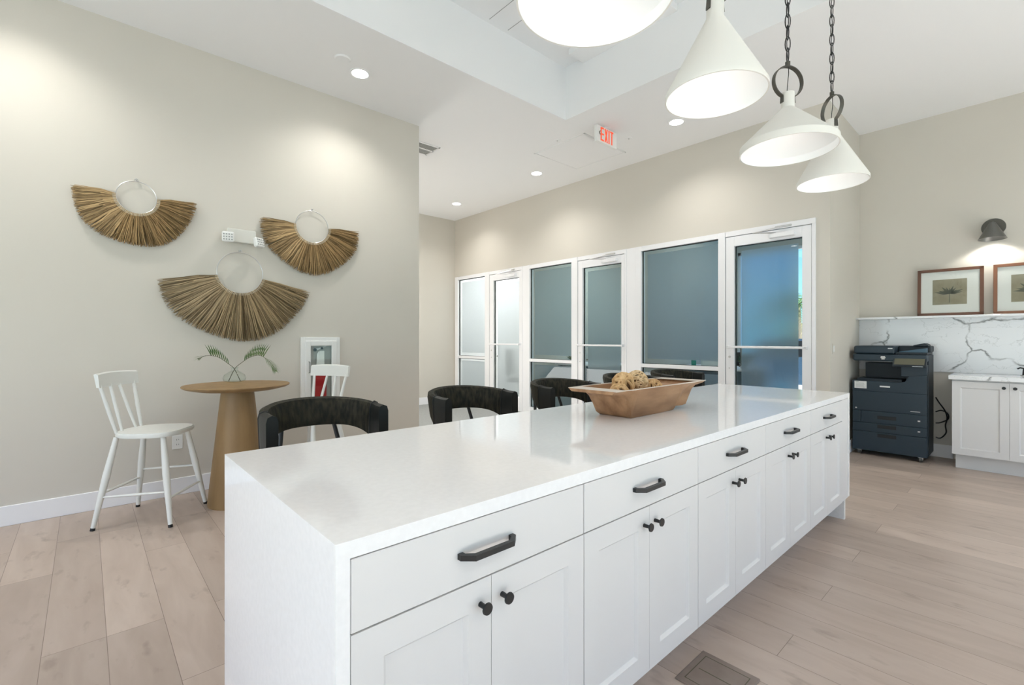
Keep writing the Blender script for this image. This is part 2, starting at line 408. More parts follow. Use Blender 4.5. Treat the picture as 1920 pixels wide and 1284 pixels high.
# baseboards
BH = .14
bb = lambda n, *a: struct(MB().box(*a, bev=.003).build(n, M['trim']))
bb('baseboard_left', XB, 2.905, YL - .016, YL, 0, BH)
bb('baseboard_corner', 2.89, 2.905, YL, YF - .016, 0, BH)
bb('baseboard_far', 2.905, XW, YF - .016, YF, 0, BH)
bb('baseboard_return', XW, XR - .016, YN - .016, YN, 0, BH)
bb('baseboard_right', XR - .016, XR, .56, YN, 0, BH)
bb('baseboard_window', XW - .016, XW, YN - .016, 1.52, 0, BH)
# offices behind the glazed fronts
XO = 9.0; OZ = 3.05
struct(MB().box(XW + .14, XO + .15, YN + .12, YF + .15, OZ, OZ + .1).build('ceiling', M['ceil'], at=(7.4, 5, OZ)))
for k, y in enumerate((3.80, 6.00)):
    struct(MB().box(XW + .14, XO, y - .05, y + .05, 0, OZ).build('wall_partition', M['wall'], at=(7.4, y, 0)))
struct(MB().box(XW + .14, XO, YF, YF + .15, 0, OZ).build('wall_office_far', M['trim'], at=(7.4, YF, 0)))
struct(MB().box(XR + .15, XO, YN, YN + .12, 0, OZ).build('wall_office_near', M['wall'], at=(8, YN, 0)))
we = MB()
wall_holes(we, YN, YF + .15, [(2.30, 3.66, .1, 2.9), (4.5, 5.7, .9, 2.6)], OZ, lambda a, b, c, d: we.box(XO, XO + .15, a, b, c, d))
struct(we.build('wall_outer', M['wall'], at=(XO, 4, 0)))

# ------------------------------------------------------------------ glazed fronts
def unit(k, y1, ysp, y0, g, has_gap=True):
    """window from y1 (far, left in view) to ysp, door from ysp to y0 (near)."""
    XF, XBk, XG = XW - .018, XW + .085, XW + .040
    wy1, wy0, dy1, dy0 = g                          # glass edges: window left/right, door left/right
    r = struct_root('window_%d' % k, (XW, (y1 + ysp) / 2, 0))
    f = MB()
    f.box(XF, XBk, wy1, y1, 0, FT, .002)            # left jamb
    f.box(XF, XBk, ysp, wy0, 0, FT, .002)           # right jamb
    f.box(XF, XBk, wy0, wy1, 2.53, FT, .002)        # head
    f.box(XF, XBk, wy0, wy1, 0, .12, .002)          # sill
    f.build('window_frame', M['metalwhite'], r, world=True)
    MB().box(XF + .004, XBk - .004, wy0, wy1, .912, .962, .002).build('mullion', M['metalwhite'], r, world=True)
    gk = MB()
    for z0, z1 in ((.12, .912), (.962, 2.53)):
        gk.box(XG - .022, XG - .003, wy1 - .012, wy1 + .001, z0, z1).box(XG - .022, XG - .003, wy0 - .001, wy0 + .008, z0, z1)
        gk.box(XG - .022, XG - .003, wy0, wy1, z1 - .010, z1 + .001).box(XG - .022, XG - .003, wy0, wy1, z0 - .001, z0 + .006)
    gk.build('gasket', M['gasket'], r, world=True)
    for z0, z1, zf0, zf1 in ((.962, 2.53, 1.03, 2.475), (.12, .912, .16, .862)):
        MB().box(XG - .003, XG + .003, wy0 - .004, wy1 + .004, z0 - .004, z1 + .004).build('glass_pane', M['glass'], r, world=True)
        MB().box(XG + .004, XG + .006, wy0 + .012, wy1 - .068, zf0, zf1).build('privacy_film', M['film'], r, world=True)
    # door
    d = struct_root('door_%d' % k, (XW, (ysp + y0) / 2, 0))
    f = MB()
    f.box(XF, XBk, y0, ysp - .004, 2.535, FT, .002)   # head frame
    f.box(XF, XBk, y0, y0 + .035, 0, 2.535, .002)
    f.build('door_frame', M['metalwhite'], d, world=True)
    XL = XF + .006
    f = MB()
    f.box(XL, XBk - .02, dy1, ysp - .008, .01, 2.528, .002).box(XL, XBk - .02, y0 + .039, dy0, .01, 2.528, .002)
    f.box(XL, XBk - .02, dy0, dy1, 2.412, 2.528, .002).box(XL, XBk - .02, dy0, dy1, .01, .26, .002)
    f.build('door_leaf', M['metalwhite'], d, world=True)
    gk = MB().box(XG - .020, XG - .003, dy1 - .010, dy1 + .001, .26, 2.412).box(XG - .020, XG - .003, dy0, dy1, 2.404, 2.413)
    gk.box(XG - .020, XG - .003, dy0 - .001, dy0 + .006, .26, 2.412)
    gk.build('gasket', M['gasket'], d, world=True)
    MB().box(XG - .003, XG + .003, dy0 - .004, dy1 + .004, .256, 2.416).build('glass_pane', M['glass'], d, world=True)
    MB().box(XG + .004, XG + .006, dy0 + .052, dy1 - .062, .30, 2.355).build('privacy_film', M['film'], d, world=True)
    # push bar across the door
    pb = MB().box(XF - .055, XF - .035, dy0 - .055, dy1 + .075, 1.196, 1.222, .004)
    pb.box(XF - .055, XL + .002, dy0 - .055, dy0 - .030, 1.192, 1.226, .003).box(XF - .055, XL + .002, dy1 + .050, dy1 + .075, 1.192, 1.226, .003)
    pb.build('push_bar', M['metalwhite'], d, world=True)
    for z in (1.09, .955):
        MB().cyl((XL - .006, dy1 + .055, z), (XL + .01, dy1 + .055, z), .014 if z > 1 else .009, seg=14).build('lock_cylinder', M['silver'], d, world=True, smooth=True)
    # pull handle on the office side
    MB().tube([(XG + .01, dy1 - .035, .98), (XG + .06, dy1 - .035, .99), (XG + .06, dy1 - .035, 1.19), (XG + .01, dy1 - .035, 1.20)], .011, 8).build('pull_handle', M['gunmetal'], d, world=True, smooth=True)
    # closer
    ym = dy0 + .06
    cl = MB().box(XF - .05, XL + .002, ym, ym + .26, 2.435, 2.485, .006)
    cl.build('closer_body', M['metalwhite'], d, world=True)
    ar = MB().tube([(XF - .03, ym + .19, 2.49), (XF - .13, ym + .40, 2.50), (XF - .012, ym + .12, 2.555)], .007, 6)
    ar.box(XF - .02, XF + .001, ym + .04, ym + .20, 2.545, 2.565)
    ar.build('closer_arm', M['silver'], d, world=True)
unit(1, 8.10, 6.975, 6.05, (7.995, 7.112, 6.856, 6.14))
unit(2, 5.965, 4.790, 3.885, (5.868, 4.915, 4.690, 3.975))
unit(3, 3.735, 2.482, 1.529, (3.645, 2.567, 2.376, 1.657))
struct(MB().box(XW - .010, XW + .14, 5.965, 6.05, 0, FT).build('trim_1', M['trim']))
struct(MB().box(XW - .010, XW + .14, 3.735, 3.885, 0, FT).build('trim_2', M['trim']))
# outer windows
for k, (a, b, z0, z1) in enumerate(((2.30, 3.66, .1, 2.9), (4.5, 5.7, .9, 2.6))):
    r = struct_root('window_%d' % (4 + k), (XO, (a + b) / 2, 0))
    f = MB(); t = .05
    f.box(XO + .02, XO + .10, a, a + t, z0, z1).box(XO + .02, XO + .10, b - t, b, z0, z1).box(XO + .02, XO + .10, a, b, z0, z0 + t).box(XO + .02, XO + .10, a, b, z1 - t, z1)
    f.build('window_frame', M['metalwhite'], r, world=True)
    if k == 0: MB().box(XO + .062, XO + .064, 2.735, b - t, z0 + t, z1 - t).build('blue_filter_sheet', M['bluefilter'], r, world=True)  # invented blue sheet that tints the light reaching the nearest door
    MB().box(XO + .055, XO + .061, a + t, b - t, z0 + t, z1 - t).build('glass_pane', M['clear'], r, world=True)
for k, (ax, a, b) in enumerate((('y', -2.0, 2.4), ('y', 3.3, 5.9), ('x', -1.0, 3.6))):  # unseen back and rear windows, added and sized to let light in
    z0, z1 = .1, 2.4
    if ax == 'y':
        r = struct_root('window_%d' % (6 + k), ((a + b) / 2, YB, z0)); q = YB - .10
        bx = lambda mb, p0, p1, c, d: mb.box(p0, p1, q - .04, q + .04, c, d)
    else:
        r = struct_root('window_%d' % (6 + k), (XB, (a + b) / 2, z0)); q = XB - .10
        bx = lambda mb, p0, p1, c, d: mb.box(q - .04, q + .04, p0, p1, c, d)
    f = MB(); t = .06
    for p in (a, (a + b) / 2 - t / 2, b - t): bx(f, p, p + t, z0, z1)
    bx(f, a, b, z0, z0 + t); bx(f, a, b, z1 - t, z1)
    f.build('window_frame', M['trim'], r, world=True)

# ------------------------------------------------------------------ kitchen island
IY0, IY1 = .875, 1.82; IZ = .914
t = MB()
t.box(.3755, 4.052, IY0, IY1, .880, IZ)
lip = [(IY0 + .001, IZ), (IY0, IZ - .001), (IY0, .172), (.900, .160), (.900, 0), (IY1, 0), (IY1, IZ)]
t.prism(lip, 'x', .347, .3755).prism(lip, 'x', 4.052, 4.084)
tag(t.build('island_countertop', M['quartz'], at=(2.2, 1.35, 0)), 'long glossy white quartz island top with ends that drop to the floor', 'countertop')
def shaker_door(mb, x0, x1, z0, z1, y, fr=.068, th=.02):
    """door in the XZ plane facing -Y with a sunken centre panel"""
    mb.box(x0, x0 + fr, y, y + th, z0, z1).box(x1 - fr, x1, y, y + th, z0, z1)
    mb.box(x0 + fr, x1 - fr, y, y + th, z0, z0 + fr).box(x0 + fr, x1 - fr, y, y + th, z1 - fr, z1)
    a, b, c, d = x0 + fr, x1 - fr, z0 + fr, z1 - fr; e = .009
    mb.box(a + e, b - e, y + .010, y + th, c + e, d - e)
    # sloped edge all round
    P = [(a, y, c), (b, y, c), (b, y, d), (a, y, d)]; Q = [(a + e, y + .010, c + e), (b - e, y + .010, c + e), (b - e, y + .010, d - e), (a + e, y + .010, d - e)]
    for i in range(4):
        j = (i + 1) % 4; mb.face([P[i], P[j], Q[j], Q[i]])
def pull(mb, x0, x1, y, z):
    """square bar pull with slanted ends, mounted on a face at y looking to -Y"""
    w = .0065; d = .036
    outer = [(x0, y), (x0, y - .012), (x0 + .026, y - d), (x1 - .026, y - d), (x1, y - .012), (x1, y)]
    inner = [(x1 - .014, y), (x1 - .014, y - .010), (x1 - .032, y - d + .012), (x0 + .032, y - d + .012), (x0 + .014, y - .010), (x0 + .014, y)]
    mb.prism(outer + inner, 'z', z - w, z + w)
def knob(mb, x, y, z, s=-1):
    mb.cyl((x, y, z), (x, y + s * .024, z), .0065, .0055, 14)
    mb.cyl((x, y + s * .022, z), (x, y + s * .026, z), .008, .0145, 20).cyl((x, y + s * .026, z), (x, y + s * .030, z), .0145, .0135, 20)
names_i = ['white island cabinet at the end nearest the camera, with the largest black pull',
           'white island cabinet second from the near waterfall end',
           'white island cabinet in the middle of the row of five',
           'white island cabinet second from the far end by the printer',
           'white island cabinet at the far end nearest the navy printer']
for k in range(5):
    x0 = .376 + k * .7035; x1 = x0 + .7035
    r = thing('base_cabinet', names_i[k], 'cabinet', ((x0 + x1) / 2, 1.2, 0), group='cabinets along the island')
    b = MB().box(x0 + .001, x1 - .001, .898, 1.50, .166, .878)
    b.build('cabinet_body', M['cab'], r, world=True)
    MB().box(x0 + .001, x1 - .001, 1.02, 1.035, 0, .166).build('toe_kick', M['cab'], r, world=True)
    g = .0016
    d = MB().box(x0 + g, x1 - g, .876, .897, .7325, .8765, .0015).build('drawer', M['cab'], r, world=True)
    hm = MB(); xc = (x0 + x1) / 2 - .015
    pull(hm, xc - .085, xc + .085, .876, .805); hm.build('handle', M['black'], d, world=True)
    xm = (x0 + x1) / 2
    for s, a, c in ((-1, x0 + g, xm - g / 2), (1, xm + g / 2, x1 - g)):
        dm = MB(); shaker_door(dm, a, c, .166, .7295, .876)
        dr = dm.build('door', M['cab'], r, world=True)
        km = MB(); knob(km, xm + s * .034, .876, .672); km.build('knob', M['black'], dr, world=True, smooth=True)
tag(MB().box(3.895, 4.050, .878, .93, .166, .878, .001).build('filler_panel', M['cab']), 'narrow white filler strip between the last island cabinet and its far end slab', 'panel')
tag(MB().box(.377, 4.050, 1.503, 1.525, 0, .878).build('back_panel', M['cab']), 'white panel behind the island cabinets, facing the bar stools', 'panel')

# ------------------------------------------------------------------ dough bowl and rope balls
def dough_bowl():
    r = thing('dough_bowl', 'long carved wooden dough bowl with flared handles on the island', 'bowl', (2.215, 1.405, IZ), R(1.0))
    # stations: x, z bottom, half width at bottom, half width at rim
    st = [(-.44, .131, .125, .140), (-.38, .128, .125, .146), (-.335, .118, .120, .148), (-.305, .095, .118, .149), (-.28, .055, .112, .150), (-.262, .012, .104, .150), (-.245, .0, .098, .150),
          (.0, .0, .104, .151), (.160, .0, .100, .150), (.168, .010, .104, .150), (.190, .040, .108, .150), (.220, .070, .113, .150), (.255, .096, .117, .149), (.295, .113, .119, .148), (.34, .122, .121, .148), (.40, .126, .125, .146), (.47, .132, .125, .140)]
    TOP = .146
    def cav(x):                          # cavity floor height
        a, b = -.345, .375
        if x <= a or x >= b: return TOP
        t = min(x - a, b - x)
        return max(.018, TOP - t * 1.55)
    m = MB(); rings = []
    for x, zb, hb, hw in st:
        ci = cav(x); t = .016
        iw = hw - t; ib = max(hb - t, .02) if ci < TOP - .001 else iw
        pr = [(-hw, TOP), (-hb, zb + .004), (-hb + .006, zb), (hb - .006, zb), (hb, zb + .004), (hw, TOP), (iw, TOP + .0005), (ib, ci), (-ib, ci), (-iw, TOP + .0005)]
        rings.append([m.bm.verts.new((x, p[0], p[1])) for p in pr])
    n = len(rings[0]); fs = []
    for a, b in zip(rings, rings[1:]):
        for k in range(n):
            fs.append(m.bm.faces.new([a[k], a[(k + 1) % n], b[(k + 1) % n], b[k]]))
    fs.append(m.bm.faces.new(rings[0])); fs.append(m.bm.faces.new(rings[-1][::-1]))
    bmesh.ops.recalc_face_normals(m.bm, faces=fs)
    m.build('bowl_body', M['bowlwood'], r, smooth=True)
    rm = MB()
    A = [(-.44, .140), (.47, .140)]
    for s in (-1, 1):
        rm.prism([(-.44, s * .1405), (-.3, s * .1495), (.3, s * .1505), (.47, s * .1405), (.47, s * .128), (.30, s * .134), (-.3, s * .134), (-.44, s * .128)][::s], 'z', TOP - .001, TOP + .002)
    rm.box(-.44, -.352, -.13, .13, TOP - .001, TOP + .0018).box(.382, .47, -.13, .13, TOP - .001, TOP + .0018)
    rm.build('bowl_rim', M['bowlrim'], r)
    return r
R = math.radians
dough_bowl()
def rope_ball(loc, rad, label, mtl, loops, seed, thick):
    rnd = random.Random(seed)
    r = thing('rope_ball', label, 'decorative ball', (loc[0], loc[1], loc[2] - rad), group='rope balls in the dough bowl')
    MB().ball((0, 0, rad), rad * .86, u=20, v=14).build('ball_core', M['ropeshade'], r, smooth=True)  # core coloured dark to deepen the shade between the windings
    m = MB()
    for k in range(loops):
        ax = Vector((rnd.gauss(0, 1), rnd.gauss(0, 1), rnd.gauss(0, 1))).normalized(); u = ax.orthogonal().normalized(); v = ax.cross(u)
        off = rnd.uniform(-.55, .55); rr = rad * math.sqrt(1 - off * off) * .94
        ph = rnd.random() * 6
        pts = [Vector((0, 0, rad)) + ax * (off * rad * .94 + rad * .05 * math.sin(3 * q * 2 * PI / 28 + ph)) + (u * math.cos(2 * PI * q / 28) + v * math.sin(2 * PI * q / 28)) * rr * (1 + .03 * math.sin(5 * q * 2 * PI / 28 + ph)) for q in range(28)]
        m.tube(pts, thick, 6, closed=True)
    m.build('rope_winding', mtl, r, smooth=True)
BZ = IZ
rope_ball((2.085, 1.43, BZ + .155), .056, 'tan rope ball piled on top of the others, at the middle of the bowl', M['rope'], 16, 1, .0075)
rope_ball((2.225, 1.44, BZ + .155), .062, 'pale fine-wound rope ball, the tallest in the bowl', M['ropelight'], 42, 2, .0036)
rope_ball((1.975, 1.38, BZ + .118), .045, 'half-hidden rope ball nearest the left handle of the bowl', M['rope'], 13, 3, .0075)
rope_ball((2.06, 1.335, BZ + .072), .047, 'rope ball low in the bowl under the tan one', M['rope'], 13, 4, .0065)
rope_ball((2.375, 1.43, BZ + .110), .050, 'half-hidden rope ball nearest the right handle of the bowl', M['rope'], 14, 5, .0065)
rope_ball((2.16, 1.36, BZ + .070), .048, 'rope ball at the bottom of the bowl, mostly hidden', M['rope'], 12, 6, .0065)

# ------------------------------------------------------------------ bar stools
def stool(label):
    r = thing('bar_stool', label, 'bar stool', group='curved-back bar stools along the island')
    # local: sits facing -Y. back band path (half ellipse)
    N = 30; W = .255; path = []
    for i in range(N + 1):
        a = -.12 + (PI + .24) * i / N
        x = -W * math.cos(a); y = .26 * math.sin(a) if math.sin(a) > 0 else .42 * math.sin(a)
        path.append((x, y, a))
    m = MB(); rings = []
    def section(i):
        x, y, a = path[i]
        x0, y0, _ = path[max(i - 1, 0)]; x1, y1, _ = path[min(i + 1, N)]
        tx, ty = x1 - x0, y1 - y0; L = math.hypot(tx, ty); nx, ny = ty / L, -tx / L   # inward normal
        if nx * (-x) + ny * (.0 - y) < 0: nx, ny = -nx, -ny
        s = max(0, math.sin(a)); e = 1 - s
        top = 1.005 - .030 * e; bot = .862 - .085 * e * e; th = .024
        lean = .035 * s
        pr = []
        prof = [(1, bot + .02), (.8, bot + .004), (0, bot), (-.8, bot + .004), (-1, bot + .02), (-1, top - .03), (-.75, top - .008), (0, top), (.75, top - .008), (1, top - .03)]
        for q, z in prof:
            k = (z - bot) / (top - bot)
            pr.append((x + nx * q * th - nx * lean * k, y + ny * q * th - ny * lean * k, z))
        return pr
    rings = [[m.bm.verts.new(p) for p in section(i)] for i in range(1, N)]
    fs = []; n = 10
    for a, b in zip(rings, rings[1:]):
        for k in range(n): fs.append(m.bm.faces.new([a[k], a[(k + 1) % n], b[(k + 1) % n], b[k]]))
    fs.append(m.bm.faces.new(rings[0])); fs.append(m.bm.faces.new(rings[-1][::-1]))
    bmesh.ops.recalc_face_normals(m.bm, faces=fs)
    m.build('backrest', M['leather'], r, smooth=True)
    for i0, i1 in ((0, 3), (N - 3, N)):
        m = MB(); rr = []
        for i in range(i0, i1 + 1):
            sec = section(i); c = Vector((sum(p[0] for p in sec) / 10, sum(p[1] for p in sec) / 10, sum(p[2] for p in sec) / 10))
            rr.append([m.bm.verts.new(c + (Vector(p) - c) * 1.03) for p in sec])
        fs = []
        for a, b in zip(rr, rr[1:]):
            for k in range(n): fs.append(m.bm.faces.new([a[k], a[(k + 1) % n], b[(k + 1) % n], b[k]]))
        fs.append(m.bm.faces.new(rr[0])); fs.append(m.bm.faces.new(rr[-1][::-1]))
        bmesh.ops.recalc_face_normals(m.bm, faces=fs)
        pad = m.build('arm_pad', M['leather2'], r, smooth=True)
        i = i1 if i0 == 0 else i0
        sec = section(i); c = Vector((sum(p[0] for p in sec) / 10, sum(p[1] for p in sec) / 10, sum(p[2] for p in sec) / 10))
        MB().tube([c + (Vector(p) - c) * 1.05 for p in sec], .003, 5, closed=True).build('piping', M['black'], pad, smooth=True)
    MB().lathe([(0, .60), (.19, .60), (.215, .615), (.222, .65), (.205, .672), (0, .68)], (0, 0, 0), 36, 1.05, 1.0).build('seat', M['leather2'], r, smooth=True)
    for sx in (-1, 1):
        MB().tube([(sx * .25, -.20, 0), (sx * .20, -.15, .61)], [.010, .013], 10).build('leg', M['black'], r, smooth=True)
        MB().tube([(sx * .25, .24, 0), (sx * .17, .19, .61), (sx * .125, .262, .88)], [.010, .013, .010], 10).build('leg', M['black'], r, smooth=True)
        MB().tube([(sx * .20, -.03, .61), (sx * .268, .0, .80)], [.010, .009], 8).build('arm_post', M['black'], r, smooth=True)
    MB().tube([(-.232, -.182, .22), (.232, -.182, .22), (.224, .222, .22), (-.224, .222, .22)], .008, 8, closed=True).build('footrest', M['black'], r, smooth=True)
    return r
sl = ['black curved-back bar stool nearest the camera, in front of the round table',
      'black curved-back bar stool second from the near end, beyond the wall corner',
      'black curved-back bar stool in the middle, left of the wooden bowl',
      'black curved-back bar stool behind the rope balls, mostly hidden by the bowl',
      'black curved-back bar stool at the far end, its back over the right bowl handle']
s0 = None
for k, x in enumerate((.835, 1.72, 2.57, 3.43, 4.18)):
    o = stool(sl[k]) if s0 is None else dup(s0)
    s0 = s0 or o
    o.location = (x, 2.19, 0); o['label'] = sl[k]; o.rotation_euler = (0, 0, (0, .03, -.02, .04, -.06)[k])

# ------------------------------------------------------------------ round table, vase, chairs
r = thing('pedestal_table', 'round oak pedestal table with a tapered trunk base between two white chairs', 'table', (.905, 4.27, 0))
MB().lathe([(0, .898), (.28, .898), (.352, .915), (.374, .927), (.378, .934), (.374, .94), (0, .94)], (0, 0, 0), 64).build('tabletop', M['tablewood'], r, smooth=True)
MB().lathe([(0, 0), (.205, 0), (.207, .02), (.115, .895), (0, .895)], (0, 0, 0), 48).build('pedestal', M['tablewood'], r, smooth=True)
VX, VY, VZ = .93, 4.50, .94
r = thing('glass_vase', 'small clear round glass vase on the oak pedestal table', 'vase', (VX, VY, VZ))
MB().lathe([(0, .001), (.055, .001), (.080, .012), (.088, .035), (.078, .062), (.045, .085), (.026, .098), (.024, .115), (.032, .125), (.030, .126), (.022, .115), (.024, .098), (.043, .083), (.074, .062), (.084, .035), (.077, .014), (.053, .006), (0, .006)], (0, 0, 0), 40).build('vase_body', M['clear'], r, smooth=True)
def frond(loc, pts, label, n=26, ln=.075):
    """palm frond: rachis through pts, narrow leaflets either side"""
    P = [Vector(p) for p in pts]
    def bez(t):
        k = t * (len(P) - 1); i = min(int(k), len(P) - 2); f = k - i
        p0 = P[max(i - 1, 0)]; p1 = P[i]; p2 = P[i + 1]; p3 = P[min(i + 2, len(P) - 1)]
        return .5 * ((2 * p1) + (p2 - p0) * f + (2 * p0 - 5 * p1 + 4 * p2 - p3) * f * f + (3 * p1 - p0 - 3 * p2 + p3) * f ** 3)
    r = thing('palm_frond', label, 'leaf', loc)
    S = [bez(i / 24) for i in range(25)]
    MB().tube(S, [.0030 * (1 - .7 * i / 24) for i in range(25)], 6).build('stem', M['stem'], r, smooth=True)
    m = MB()
    for i in range(n):
        t = .42 + .57 * i / (n - 1)
        p = bez(t); d = (bez(min(t + .02, 1)) - bez(max(t - .02, 0))).normalized()
        L = ln * (.55 + 1.2 * math.sin(PI * min(1, (t - .36) / .66)) ** .8) * (1 if t < .9 else .75)
        side = d.cross(Vector((0, 0, 1))).normalized()
        for s in (-1, 1):
            dr = (d * .40 + side * s * .28 + Vector((0, 0, .95 if t < .72 else -.05))).normalized()
            w = d * .0034
            q = p + dr * L; mid = p + dr * L * .5 + Vector((0, 0, .006))
            m.face([p - w, mid - w * 1.2, q, mid + w * 1.2, p + w])
    m.build('leaflets', M['leaf'], r)
    return r
Rv = Vector((.741, -.672, 0))
def along(v, z, dy=0): return (Rv.x * v + .67 * dy, Rv.y * v + .74 * dy, z)
frond((VX, VY, VZ + .008), [along(.05, .0), along(.0, .10), along(-.03, .14, -.02), along(-.11, .205, -.05), along(-.20, .215, -.06), along(-.26, .19, -.06)], 'short palm frond in the vase arching toward the white chair by the wall', 17, .062)
frond((VX, VY, VZ + .008), [along(-.05, .0), along(.0, .10), along(.04, .14, .0), along(.13, .20, .0), along(.23, .215, -.02), along(.33, .15, -.04), along(.37, .09, -.05)], 'long palm frond in the vase arching toward the extinguisher cabinet', 23, .068)

def white_chair(label):
    r = thing('counter_chair', label, 'chair', group='white wooden chairs at the pedestal table')
    m = MB()
    out = []
    for i in range(40):
        a = 2 * PI * i / 40; c, s = math.cos(a), math.sin(a)
        e = 3.4 if c > 0 else 2.4
        out.append((.012 + .212 * math.copysign(abs(c) ** (2 / e), c), .215 * math.copysign(abs(s) ** (2 / e), s)))
    m.prism(out, 'z', .612, .645)
    bmesh.ops.bevel(m.bm, geom=[e for e in m.bm.edges if abs(e.verts[0].co.z - e.verts[1].co.z) < 1e-5], offset=.007, segments=2, affect='EDGES')
    m.build('seat', M['chairwhite'], r, smooth=True)
    for sx, sy in ((1, 1), (1, -1), (-1, 1), (-1, -1)):
        a = Vector((sx * .150, sy * .150, .615)); b = Vector((sx * .245, sy * .235, 0))
        mid = a.lerp(b, .42)
        l = MB().tube([a, mid, b.lerp(a, .03)], [.016, .023, .0135], 12).build('leg', M['chairwhite'], r, smooth=True)
        MB().tube([b.lerp(a, .03), b], [.0142, .0142], 12).build('foot_cap', M['black'], l, smooth=True)
    def onleg(sx, sy, z):
        t = 1 - z / .615; return Vector((sx * (.150 + .095 * t), sy * (.150 + .085 * t), z))
    for p, q in (((1, -1, .19), (1, 1, .19)), ((-1, -1, .215), (1, -1, .235)), ((-1, 1, .30), (1, 1, .32)), ((-1, -1, .24), (-1, 1, .24))):
        A, B = onleg(*p), onleg(*q)
        MB().tube([A, A.lerp(B, .5), B], [.008, .012, .008], 10, flat=(1, .8)).build('stretcher', M['chairwhite'], r, smooth=True)
    # top rail, bowed
    m = MB(); rg = []
    for i in range(13):
        y = -.205 + .41 * i / 12; bow = .030 * (y / .205) ** 2
        x = -.262 + bow
        zt = 1.066 - .008 * (y / .2) ** 2; zb = .966
        rg.append([m.bm.verts.new(v) for v in ((x + .012, y, zb), (x - .008, y, zb), (x - .026, y, zt), (x - .010, y, zt + .004), (x + .002, y, zt - .004))])
    fs = []
    for a, b in zip(rg, rg[1:]):
        for k in range(5): fs.append(m.bm.faces.new([a[k], a[(k + 1) % 5], b[(k + 1) % 5], b[k]]))
    fs.append(m.bm.faces.new(rg[0])); fs.append(m.bm.faces.new(rg[-1][::-1])); bmesh.ops.recalc_face_normals(m.bm, faces=fs)
    m.build('top_rail', M['chairwhite'], r, smooth=True)
    for yt, yb in ((-.175, -.135), (-.045, -.075), (.045, .075), (.175, .135)):
        rad = [.010, .014, .011] if abs(yt) > .1 else [.009, .012, .010]
        bow = .030 * (yt / .205) ** 2
        A = Vector((-.160, yb, .64)); B = Vector((-.262 + bow, yt, .985))
        MB().tube([A, A.lerp(B, .45), B], rad, 10).build('spindle', M['chairwhite'], r, smooth=True)
    return r
c1 = white_chair('white painted spindle-back counter chair standing by the wall, seen whole, facing the oak table')
c1.location = (.37, 4.33, 0); c1.rotation_euler = (0, 0, math.atan2(-.57, .82))
c2 = dup(c1); c2.location = (1.445, 4.17, 0); c2.rotation_euler = (0, 0, math.atan2(-.49, -.87))
c2['label'] = 'white spindle-back counter chair before the fire extinguisher cabinet, half hidden by a stool'

# ------------------------------------------------------------------ fringe wall hangings
def hanging(x, z, rr, R0, a0, a1, label, seed, mtl):
    rnd = random.Random(seed)
    r = thing('fringe_wall_hanging', label, 'wall hanging', (x, YL, z), group='fringe wall hangings on the beige wall')
    m = MB()
    m.tube([(rr * math.cos(2 * PI * i / 56), -.022, rr * math.sin(2 * PI * i / 56)) for i in range(56)], .0035, 6, closed=True)
    m.build('wire_ring', M['silver'], r, smooth=True)
    MB().tube([(.010 * math.cos(2 * PI * i / 12), -.018, rr + .012 + .010 * math.sin(2 * PI * i / 12)) for i in range(12)], .0032, 5, closed=True).cyl((0, -.028, rr + .012), (0, 0, rr + .012), .003, seg=6).build('hook', M['silver'], r, smooth=True)
    m = MB()
    tot = int(230 * R0 / .4 * (a1 - a0) / PI)
    for layer in range(4):
        for i in range(tot):
            a = a0 + (a1 - a0) * (i + rnd.uniform(-.4, .4)) / (tot - 1)
            a = min(max(a, a0), a1)
            e = a + rnd.gauss(0, .018); Rr = R0 * (1 + rnd.uniform(-.045, .02)) * (1 + .02 * math.sin(5 * a + seed))
            if rnd.random() < .03: e += rnd.gauss(0, .05)
            y0 = -.020 - .004 * layer; y1 = -.010 - .011 * layer - rnd.random() * .008
            P0 = Vector((rr * math.cos(a), y0, rr * math.sin(a)))
            P3 = Vector((Rr * math.cos(e), y1, Rr * math.sin(e)))
            sag = Vector((0, 0, -.012 * abs(math.cos(a))))
            P1 = P0.lerp(P3, .35) + Vector((rnd.gauss(0, .003), -.004, rnd.gauss(0, .003))) - sag * .5
            P2 = P0.lerp(P3, .7) + Vector((rnd.gauss(0, .004), -.003, rnd.gauss(0, .004)))
            m.tube([P0, P1, P2, P3], [.0022, .0036, .0036, .0018], 3)
    m.build('fringe', mtl, r)
    m = MB(); nt = int(54 * (a1 - a0) / PI)
    for i in range(nt):
        a = a0 + (a1 - a0) * (i + .5) / nt
        m.tube([(rr * math.cos(a) * 1.0, -.034, rr * math.sin(a)), ((rr + .022) * math.cos(a), -.036, (rr + .022) * math.sin(a))], .0022, 5)
    m.build('binding_knots', mat('pale_twine', (.62, .55, .42), .8), r)
    return r
hanging(.303, 2.428, .128, .385, PI - .04, 2 * PI + .05, 'brown seagrass fringe fan hanging above the white chair, at the wall\'s far left', 1, M['straw'])
hanging(1.034, 1.898, .183, .605, PI + .20, 2 * PI - .24, 'largest grey-brown seagrass fringe fan, hanging lowest, right above the oak table', 2, M['straw2'])
hanging(1.666, 2.412, .157, .465, PI - .02, 2 * PI + .02, 'golden-brown seagrass fringe fan hanging beside the wall corner, above the extinguisher cabinet', 3, M['straw'])

